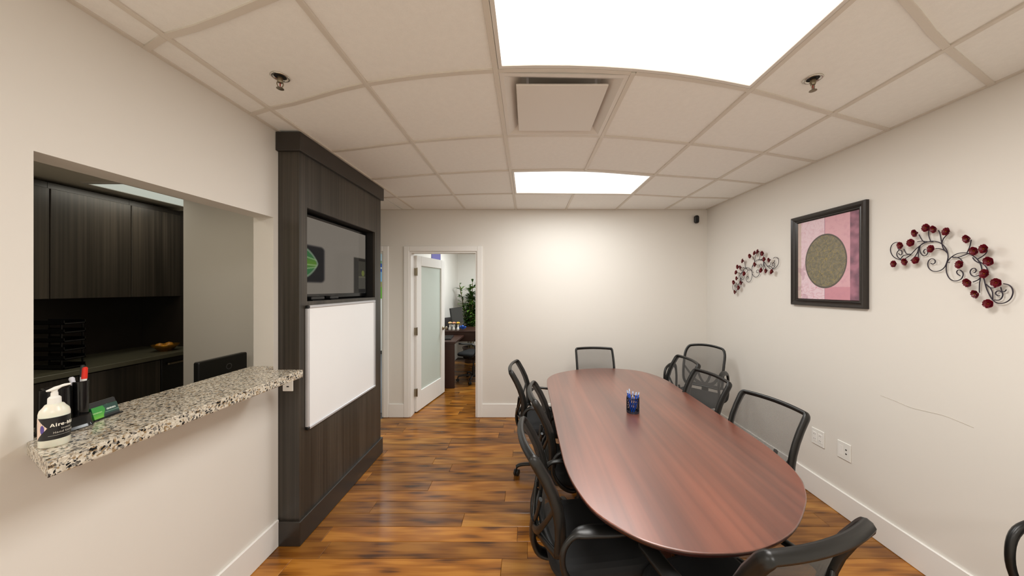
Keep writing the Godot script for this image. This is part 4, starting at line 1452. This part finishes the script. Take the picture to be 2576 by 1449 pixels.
func print_picture() -> ImageTexture:
	var n1 := noise(61, 0.03, 3)
	var n2 := noise(62, 0.012, 2)
	var n3 := noise(63, 0.05, 1)
	return image_tex(384, 512, func(u, v):
		var x: float = u * 384.0
		var y: float = v * 512.0
		var g: float = n1.get_noise_2d(x, y)
		var l: float = n2.get_noise_2d(x, y)
		var c: Color
		if u < 0.075: c = rgb(205, 182, 172)
		elif u < 0.485: c = rgb(232, 205, 214)
		elif u < 0.86: c = rgb(222, 170, 180)
		else: c = rgb(168, 108, 128).lerp(rgb(120, 76, 96), clampf(0.5 + l * 1.2, 0, 1))
		if u > 0.485 and u < 0.86 and v > 0.84: c = rgb(208, 142, 156)
		if absf(u - 0.485) < 0.004: c = rgb(170, 120, 140)
		c = c.lerp(rgb(190, 130, 150), clampf(g * 0.35, 0, 0.4))
		if u > 0.075 and u < 0.485:     # faint scrolls
			var s: float = absf(n3.get_noise_2d(x * 0.55, y * 0.55))
			var amt: float = 0.18 if v < 0.82 else 0.55
			if s < 0.06: c = c.lerp(rgb(196, 96, 116), amt)
		if u < 0.2 and v > 0.55 and l > 0.1: c = c.lerp(rgb(150, 100, 120), 0.25)
		var ex: float = (u - 0.485) / 0.335
		var ey: float = (v - 0.53) / 0.325
		var q: float = sqrt(ex * ex + ey * ey)
		if q < 1.0:
			c = rgb(104, 98, 76).lerp(rgb(128, 118, 92), clampf(0.5 + g, 0, 1))
			if q > 0.94: c = rgb(78, 70, 58)
			else:
				var s2: float = absf(n3.get_noise_2d(x * 0.5 + 40.0, y * 0.5))
				if s2 < 0.09: c = c.lerp(rgb(170, 146, 62), 0.55)
				var s3: float = absf(n3.get_noise_2d(x * 0.42 + 140.0, y * 0.42 + 70.0))
				if s3 < 0.05: c = c.lerp(rgb(62, 62, 50), 0.6)
		return c)

# ------------------------------------------------------------------ things on the stone shelf
func build_counter_items() -> void:
	var Y := 1.105
	# hand sanitizer pump bottle
	var at := V(-1.416, Y, 0.952)
	var t := thing("pump_bottle", "clear white pump bottle of hand sanitizer with a black label", "bottle", at)
	var r := 0.028
	var clear := mat(rgb(232, 230, 214), 0.3)
	clear.subsurf_scatter_enabled = true
	clear.subsurf_scatter_strength = 0.3
	var b := MB.new()
	b.lathe([Vector2(0.0001, 0.0), Vector2(r - 0.004, 0.0), Vector2(r, 0.004), Vector2(r, 0.098), Vector2(r - 0.002, 0.108), Vector2(r - 0.008, 0.117), Vector2(0.017, 0.123), Vector2(0.012, 0.126)], Vector3.ZERO, 32, Transform3D.IDENTITY, true)
	put("bottle_body", b.mesh(), clear, t)
	var cap := MB.new()
	cap.lathe([Vector2(0.0115, 0.122), Vector2(0.0125, 0.126), Vector2(0.012, 0.142), Vector2(0.009, 0.146), Vector2(0.007, 0.147), Vector2(0.0065, 0.158), Vector2(0.0001, 0.16)], Vector3.ZERO, 24)
	put("pump_collar", cap.mesh(), M.white_plastic, t)
	var to_eye := Vector3(-at.x, 0, -at.z).normalized()
	var rgt := to_eye.rotated(Vector3.UP, PI / 2)
	var nz := MB.new()
	nz.sweep(smooth_path([rgt * -0.014 + Vector3(0, 0.164, 0), Vector3(0, 0.168, 0), rgt * 0.014 + Vector3(0, 0.175, 0), rgt * 0.028 + Vector3(0, 0.177, 0)], 4), [Vector2(0.003, 0.002), Vector2(0.006, 0.003), Vector2(0.008, 0.004), Vector2(0.009, 0.005), Vector2(0.009, 0.006), Vector2(0.008, 0.006), Vector2(0.007, 0.005), Vector2(0.006, 0.004), Vector2(0.0055, 0.004), Vector2(0.005, 0.004), Vector2(0.005, 0.0035), Vector2(0.0045, 0.003), Vector2(0.004, 0.003)], 8, Vector3.UP)
	nz.lathe([Vector2(0.005, 0.15), Vector2(0.006, 0.168)], Vector3.ZERO, 14)
	put("pump_nozzle", nz.mesh(), M.white_plastic, t)
	# printed label wraps most of the bottle; its middle is turned a little to the viewer's right
	var mid := to_eye * cos(0.35) + rgt * sin(0.35)
	var mr := to_eye * -sin(0.35) + rgt * cos(0.35)
	var lab := MB.new()
	var n := 40
	var span := 2.5
	for k in n:
		var q := []
		for e in [[k, 0.024], [k + 1, 0.024], [k + 1, 0.089], [k, 0.089]]:
			var a: float = -span + 2.0 * span * e[0] / n
			var dir: Vector3 = mid * cos(a) + mr * sin(a)
			q.append([dir * (r + 0.0005) + Vector3(0, e[1], 0), dir, Vector2(float(e[0]) / n, 1.0 - (e[1] - 0.024) / 0.065)])
		lab.tri(q[0][0], q[1][0], q[2][0], q[0][1], q[1][1], q[2][1], q[0][2], q[1][2], q[2][2])
		lab.tri(q[0][0], q[2][0], q[3][0], q[0][1], q[2][1], q[3][1], q[0][2], q[2][2], q[3][2])
	var lm := mat(Color.WHITE, 0.35)
	lm.albedo_texture = image_tex(512, 128, func(u, v):
		var c := rgb(16, 15, 16)
		var a: float = (u - 0.5) * 2.0 * 2.5          # angle from the label's middle
		var lens: float = absf(v - 0.45) * 1.5 - (-0.78 - a) * 0.85
		if a < -0.75 and lens < 0.0:
			c = rgb(206, 166, 142).lerp(rgb(240, 226, 214), clampf(0.5 + 0.5 * sin(u * 190.0 + v * 9.0), 0, 1))
			if Vector2((a + 1.15) / 0.16, (v - 0.5) / 0.2).length() < 1.0: c = rgb(82, 66, 140)
		if a > -0.75 and absf(v - 0.82) < 0.008 and a < 0.8: c = rgb(170, 168, 160)
		return c)
	put("label_band", lab.mesh(), lm, t)
	var font := SystemFont.new()
	font.font_names = PackedStringArray(["Droid Sans"])
	font.font_weight = 700
	for row in [["Aire-Master", 0.0128, 0.0585, -0.62, 0], ["Instant", 0.0060, 0.0500, 0.05, 1], ["Hand Sanitizer", 0.0075, 0.0395, -0.42, 1]]:
		var txt := TextMesh.new()
		txt.text = row[0]
		txt.font = font
		txt.font_size = 32
		txt.pixel_size = row[1] / 32.0
		txt.depth = 0.0005
		txt.horizontal_alignment = HORIZONTAL_ALIGNMENT_LEFT
		txt.vertical_alignment = VERTICAL_ALIGNMENT_BOTTOM
		var arr := txt.surface_get_arrays(0)
		var vs: PackedVector3Array = arr[Mesh.ARRAY_VERTEX]
		var ns: PackedVector3Array = arr[Mesh.ARRAY_NORMAL]
		var x0 := 1e9
		for p in vs: x0 = minf(x0, p.x)
		for i in vs.size():
			var a: float = row[3] + (vs[i].x - x0) / r
			var dir := mid * cos(a) + mr * sin(a)
			var tan := mr * cos(a) - mid * sin(a)
			ns[i] = tan * ns[i].x + Vector3.UP * ns[i].y + dir * ns[i].z
			vs[i] = dir * (r + 0.0009 + vs[i].z * 0.6) + Vector3(0, row[2] + vs[i].y, 0)
		arr[Mesh.ARRAY_VERTEX] = vs
		arr[Mesh.ARRAY_NORMAL] = ns
		arr[Mesh.ARRAY_TANGENT] = null
		var am := ArrayMesh.new()
		am.add_surface_from_arrays(Mesh.PRIMITIVE_TRIANGLES, arr)
		put("lettering", am, mat(rgb(245, 240, 225), 0.4) if row[4] == 0 else mat(rgb(170, 165, 155), 0.4), t)
	# black desk caddy with a tall pen tube
	var c := thing("desk_caddy", "glossy black desk caddy with a tall pen tube on the stone shelf", "desk caddy", V(-1.535, Y, 1.062))
	var base := MB.new()
	base.ringed(rounded_rect(0.09, 0.10, 0.03, 6, Vector2(-0.002, 0.006)), [Vector2(0.008, 0.04), Vector2(0.006, 0.042), Vector2(0.003, 0.04), Vector2(0.0, 0.012), Vector2(-0.004, 0.004), Vector2(0.0, 0.0)])
	put("caddy_tray", base.mesh(), M.black_gloss, c)
	var body := MB.new()
	body.lathe([Vector2(0.0001, 0.138), Vector2(0.022, 0.138), Vector2(0.027, 0.145), Vector2(0.031, 0.142), Vector2(0.032, 0.06), Vector2(0.03, 0.03), Vector2(0.0001, 0.03)], Vector3(-0.012, 0, 0.02), 28)
	put("round_compartment", body.mesh(), M.black_gloss, c)
	var tube := MB.new()
	tube.lathe([Vector2(0.0001, 0.03), Vector2(0.0165, 0.03), Vector2(0.0175, 0.15), Vector2(0.0155, 0.152), Vector2(0.0145, 0.14), Vector2(0.014, 0.04), Vector2(0.0001, 0.04)], Vector3(0.004, 0, -0.028), 24)
	put("pen_tube", tube.mesh(), M.black_gloss, c)
	var tc := V(-1.535, Y, 1.062) + Vector3(0.004, 0, -0.028)
	var pens := [
		["marker", "white marker pen with a red cap standing in the black pen tube", "marker", Vector3(0.003, 0.04, 0.0), Vector3(0.006, 0.198, -0.006), rgb(240, 238, 235), rgb(224, 44, 26), 0.0062, 0.04],
		["pen", "white pen with a dark tip leaning in the black pen tube", "pen", Vector3(0.002, 0.04, 0.0), Vector3(0.001, 0.205, -0.004), rgb(240, 240, 244), rgb(40, 42, 44), 0.005, 0.04],
		["pen", "short white pen tilted towards the round caddy compartment", "pen", Vector3(0.003, 0.04, -0.002), Vector3(-0.016, 0.168, 0.012), rgb(238, 240, 250), rgb(238, 240, 250), 0.006, 0.01]]
	for p in pens:
		var o := thing(p[0], p[1], p[2], tc)
		var dir: Vector3 = (p[4] - p[3]).normalized()
		var m1 := MB.new()
		m1.sweep([p[3], p[4] - dir * p[8]], Vector2(p[7], p[7]), 12)
		put("barrel", m1.mesh(), mat(p[5], 0.3), o)
		var m2 := MB.new()
		m2.sweep([p[4] - dir * p[8], p[4] - dir * 0.004, p[4]], [Vector2(p[7] * 1.12, p[7] * 1.12), Vector2(p[7] * 1.05, p[7] * 1.05), Vector2(p[7] * 0.6, p[7] * 0.6)], 12)
		put("cap", m2.mesh(), mat(p[6], 0.3), o)
	# tent-shaped card holder with business cards
	var h := thing("card_holder", "small black tent-shaped card holder on the stone shelf", "card holder", V(-1.555, Y, 1.155), deg_to_rad(10.0))
	for s in [-1.0, 1.0]:
		var m := MB.new()
		m.box(Vector3(-0.0012, 0, -0.046), Vector3(0.0012, 0.062, 0.046), 0.0, Transform3D(Basis(Vector3(0, 0, 1), s * 0.27), Vector3(s * 0.018, 0.0, 0)))
		put("side_flap", m.mesh(), M.black, h)
	var lip := MB.new()
	lip.box(Vector3(0.016, 0, -0.046), Vector3(0.032, 0.004, 0.046), 0.001)
	put("card_ledge", lip.mesh(), M.black, h)
	var cm := mat(Color.WHITE, 0.4)
	cm.albedo_texture = image_tex(160, 96, func(u, v):
		var k := rgb(52, 150, 58).lerp(rgb(110, 190, 60), smoothstep(0.3, 1.0, v))
		if u > 0.42 + 0.06 * sin(v * 5.0): k = rgb(26, 66, 58)
		if v > 0.8 and u > 0.4: k = rgb(30, 36, 36)
		if u > 0.52 and u < 0.9 and absf(v - 0.4) < 0.07 and fmod(u * 60.0, 2.0) < 1.3: k = rgb(220, 228, 222)
		if u > 0.45 and absf(v - 0.62) < 0.025: k = rgb(130, 170, 150)
		if u < 0.34 and absf(v - 0.5) < 0.05 and fmod(u * 50.0, 2.0) < 1.2: k = rgb(190, 220, 160)
		return k)
	for i in 3:
		var m := MB.new()
		var f := Transform3D(Basis(Vector3(0, 0, 1), 0.27), Vector3(0.0215 + i * 0.0016, 0.0045, 0))
		var z0 := -0.042 if i < 2 else -0.041
		m.box(Vector3(-0.0006, 0.0, z0), Vector3(0.0006, 0.042, -z0), 0.0, f)
		if i == 2:
			m.quad(f * Vector3(0.0008, 0.0, -z0), f * Vector3(0.0008, 0.0, z0), f * Vector3(0.0008, 0.042, z0), f * Vector3(0.0008, 0.042, -z0), (f.basis * Vector3.RIGHT).normalized())
		var o := put("business_card", m.mesh(), cm)
		o.position = h.position
		o.rotation = h.rotation
		tag(o, "green and black business card in the tent-shaped holder", "card", "business cards in the holder")

# ------------------------------------------------------------------ office and side room beyond the back wall
func build_office() -> void:
	var d := DB + 0.12
	var w := MB.new()
	bx(w, -1.70, -1.58, 0, CEIL + 0.1, d, 7.3)
	struct("wall_office_left", w.mesh(), M.wall)
	var b := MB.new()
	bx(b, -1.58, 1.5, 0, CEIL + 0.1, 7.2, 7.3)
	struct("wall_office_back", b.mesh(), M.wall)
	var r := MB.new()
	bx(r, 1.5, 1.6, 0, CEIL + 0.1, d, 7.3)
	struct("wall_office_right", r.mesh(), M.wall)
	var sb := MB.new()
	bx(sb, -4.2, -1.7, 0, CEIL + 0.1, 7.6, 7.7)
	struct("wall_side_room_back", sb.mesh(), M.wall)
	var sl := MB.new()
	bx(sl, -4.3, -4.2, 0, CEIL + 0.1, d, 7.7)
	struct("wall_side_room_left", sl.mesh(), M.wall)
	var bb := MB.new()
	bx(bb, -4.2, -1.7, 0.0, 0.08, 7.585, 7.6)
	struct("baseboard_side_room", bb.mesh(), mat(rgb(70, 66, 62), 0.6))
	for p in [[V(-0.3, CEIL - 0.004, 5.6), "ceiling light panel in the office beyond the door"], [V(-3.0, CEIL - 0.004, 5.6), "ceiling light panel in the side room beyond the column"]]:
		var lt := thing("ceiling_light", p[1], "ceiling light", p[0])
		var m := MB.new()
		m.box(Vector3(-0.58, -0.008, -0.27), Vector3(0.58, 0.003, 0.27))
		put("light_diffuser", m.mesh(), M.panel, lt)
	# poster in the side room
	var pm := MB.new()
	bx(pm, -3.95, -2.85, 1.30, 2.42, 7.585, 7.597, 0.002)
	var ps := thing("wall_poster", "bright blue and green poster on the wall of the side room", "poster")
	put("poster_board", pm.mesh(), M.white_plastic, ps)
	var pr := MB.new()
	pr.quad(V(-3.93, 1.32, 7.584), V(-2.87, 1.32, 7.584), V(-2.87, 2.40, 7.584), V(-3.93, 2.40, 7.584), Vector3.BACK)
	var pt := mat(Color.WHITE, 0.5)
	pt.albedo_texture = image_tex(128, 128, func(u, v):
		var c := rgb(190, 214, 226)
		if v > 0.16 and v < 0.22: c = rgb(130, 170, 130)
		elif v > 0.22 and v < 0.40: c = rgb(30, 84, 176)
		elif v > 0.40 and v < 0.62: c = rgb(128, 180, 214)
		elif v > 0.62 and v < 0.74: c = rgb(150, 150, 90)
		elif v > 0.74: c = rgb(104, 172, 48)
		if absf(v - 0.32) < 0.02: c = rgb(200, 220, 240)
		return c)
	put("poster_print", pr.mesh(), pt, ps)
	# blue notice high on the office wall, over the door leaf
	var nb := thing("wall_notice", "small blue-violet notice high on the office side wall", "sign")
	var nm := MB.new()
	bx(nm, -1.579, -1.57, 2.03, 2.22, 5.22, 5.75, 0.002)
	put("notice_board", nm.mesh(), mat(rgb(96, 92, 150), 0.5), nb)
	# desk with end panel, return with raised back
	var dk := thing("office_desk", "dark brown L-shaped desk in the office beyond the door", "desk")
	for s in [[-1.57, -1.13, 0.70, 0.735, 4.97, 5.66, "desk_top"], [-1.55, -1.145, 0.0, 0.70, 4.985, 5.01, "desk_end"], [-1.57, -0.82, 0.785, 0.81, 5.66, 6.3, "return_top"], [-1.57, -0.85, 0.62, 0.785, 5.67, 5.69, "return_apron"], [-0.87, -0.845, 0.0, 0.785, 5.69, 6.28, "return_end"], [-1.57, -1.545, 0.0, 0.70, 5.02, 5.65, "desk_back"]]:
		var m := MB.new()
		bx(m, s[0], s[1], s[2], s[3], s[4], s[5], 0.003)
		put(s[6], m.mesh(), M.desk, dk)
	# keyboard
	var kb := thing("keyboard", "black keyboard on the office desk beyond the door", "keyboard", V(-1.33, 0.735, 5.33), 0.1)
	var km := MB.new()
	km.box(Vector3(-0.07, 0, -0.2), Vector3(0.07, 0.018, 0.2), 0.004)
	put("keyboard_case", km.mesh(), M.black, kb)
	for i in 5:
		var kr := MB.new()
		kr.box(Vector3(-0.058 + i * 0.024, 0.018, -0.19), Vector3(-0.038 + i * 0.024, 0.024, 0.19), 0.002)
		put("key_row", kr.mesh(), M.plastic, kb)
	# monitor seen at an angle
	var mo := thing("computer_monitor", "slim black monitor on the raised office desk beside the plant", "monitor", V(-1.30, 0.81, 6.0), deg_to_rad(77.0))
	var sm := MB.new()
	sm.box(Vector3(-0.24, 0.10, -0.014), Vector3(0.24, 0.40, 0.014), 0.005, Transform3D(Basis(Vector3.RIGHT, -0.15), Vector3.ZERO))
	put("monitor_shell", sm.mesh(), M.plastic, mo)
	var mn := MB.new()
	mn.box(Vector3(-0.03, 0.0, -0.05), Vector3(0.03, 0.2, -0.03), 0.003)
	mn.box(Vector3(-0.1, 0.0, -0.1), Vector3(0.1, 0.012, 0.06), 0.004)
	put("monitor_stand", mn.mesh(), M.plastic, mo)
	# framed photo
	var pf := thing("photo_frame", "small dark photo frame leaning on the office wall", "picture frame", V(-1.53, 0.81, 6.12), deg_to_rad(60))
	var fm := MB.new()
	fm.box(Vector3(-0.08, 0, -0.01), Vector3(0.08, 0.2, 0.01), 0.003)
	put("frame", fm.mesh(), mat(rgb(84, 80, 80), 0.5), pf)
	# little vases with flowers
	var spots := [[-1.325, 5.72, rgb(224, 160, 120), "white bud vase with a peach flower, nearest the door edge"], [-1.25, 5.72, rgb(236, 190, 60), "white bud vase with a yellow flower on the raised desk"], [-1.40, 5.74, rgb(240, 205, 150), "white bud vase with a cream flower beside the peach one"]]
	for i in 3:
		var s = spots[i]
		var v := thing("bud_vase", s[3], "vase", V(s[0], 0.81, s[1]), 0, "bud vases on the office desk")
		var vm := MB.new()
		vm.lathe([Vector2(0.0001, 0), Vector2(0.018, 0.0), Vector2(0.026, 0.02), Vector2(0.024, 0.045), Vector2(0.011, 0.07), Vector2(0.012, 0.09), Vector2(0.017, 0.1), Vector2(0.013, 0.098), Vector2(0.0001, 0.09)], Vector3.ZERO, 18, Transform3D.IDENTITY, true)
		put("vase_body", vm.mesh(), M.white_plastic, v)
		var fl := MB.new()
		for k in 8:
			var a := TAU * k / 8.0
			fl.lathe([Vector2(0.0001, -0.012), Vector2(0.013, -0.006), Vector2(0.016, 0.004), Vector2(0.0001, 0.013)], Vector3(cos(a) * 0.02, 0.135 + 0.006 * (k % 2), sin(a) * 0.02), 8, Transform3D.IDENTITY, true)
		fl.lathe([Vector2(0.0001, 0.12), Vector2(0.018, 0.13), Vector2(0.016, 0.15), Vector2(0.0001, 0.158)], Vector3.ZERO, 10, Transform3D.IDENTITY, true)
		fl.sweep([Vector3(0, 0.08, 0), Vector3(0, 0.13, 0)], Vector2(0.003, 0.003), 6)
		put("flower_head", fl.mesh(), mat(s[2], 0.6), v)
	var bl := thing("blue_bow", "crumpled bright blue gift bow on the raised office desk", "bow", V(-1.17, 0.81, 5.75))
	for k in 7:
		var a := TAU * k / 7.0
		var m := MB.new()
		var dir := Vector3(cos(a), 0.5 + 0.3 * (k % 3), sin(a)).normalized()
		m.sweep(smooth_path([Vector3(0, 0.02, 0), dir * 0.045 + Vector3(0, 0.04, 0), dir * 0.075 + Vector3(0, 0.03, 0), dir * 0.04 + Vector3(0, 0.012, 0)], 3), Vector2(0.016, 0.003), 6)
		put("ribbon_loop", m.mesh(), mat(rgb(40, 92, 190), 0.4), bl)
	# tall plant behind the desk
	var pl := thing("potted_plant", "tall leafy green plant behind the office desk", "plant", V(-1.2, 0, 6.75))
	var pot := MB.new()
	pot.lathe([Vector2(0.0001, 0.0), Vector2(0.13, 0.0), Vector2(0.17, 0.3), Vector2(0.18, 0.3), Vector2(0.18, 0.33), Vector2(0.155, 0.33), Vector2(0.15, 0.28), Vector2(0.0001, 0.28)], Vector3.ZERO, 24)
	put("pot", pot.mesh(), mat(rgb(70, 52, 42), 0.5), pl)
	var pr2 := RandomNumberGenerator.new()
	pr2.seed = 17
	var leaves := [MB.new(), MB.new()]
	for s in 16:
		var a := pr2.randf() * TAU
		var top := Vector3(cos(a) * 0.26 * pr2.randf(), 1.1 + 0.62 * pr2.randf(), sin(a) * 0.2 * pr2.randf())
		var stp := smooth_path([Vector3(top.x * 0.2, 0.28, top.z * 0.2), Vector3(top.x * 0.5, 0.28 + (top.y - 0.28) * 0.5, top.z * 0.5), top], 4)
		var sm2 := MB.new()
		sm2.sweep(stp, Vector2(0.008, 0.008), 6)
		put("cane", sm2.mesh(), mat(rgb(96, 80, 44), 0.7), pl)
		for q in 60:
			var f := 0.3 + 0.7 * q / 59.0
			var p: Vector3 = stp[int(f * (stp.size() - 1))].lerp(top, 0.3 * pr2.randf())
			var la := pr2.randf() * TAU
			var ln := 0.14 + 0.12 * pr2.randf()
			var dir := Vector3(cos(la), 0.35 + 0.5 * pr2.randf(), sin(la)).normalized()
			var e := p + dir * ln + Vector3(0, -0.07 * pr2.randf() - 0.02, 0)
			e.x = maxf(e.x, -0.36)
			var md := p.lerp(e, 0.55) + Vector3(0, 0.03, 0)
			var sd := dir.cross(Vector3.UP).normalized() * (0.019 + 0.009 * pr2.randf())
			var nn := sd.cross(e - p).normalized()
			if nn.y < 0: nn = -nn
			var mb: MB = leaves[0 if pr2.randf() < 0.7 else 1]
			mb.tri(p, md - sd, md + sd, nn, nn, nn)
			mb.tri(md - sd, e, md + sd, nn, nn, nn)
	put("foliage", leaves[0].mesh(), M.leaf, pl).set_meta("kind", "stuff")
	put("young_foliage", leaves[1].mesh(), M.leaf2, pl).set_meta("kind", "stuff")
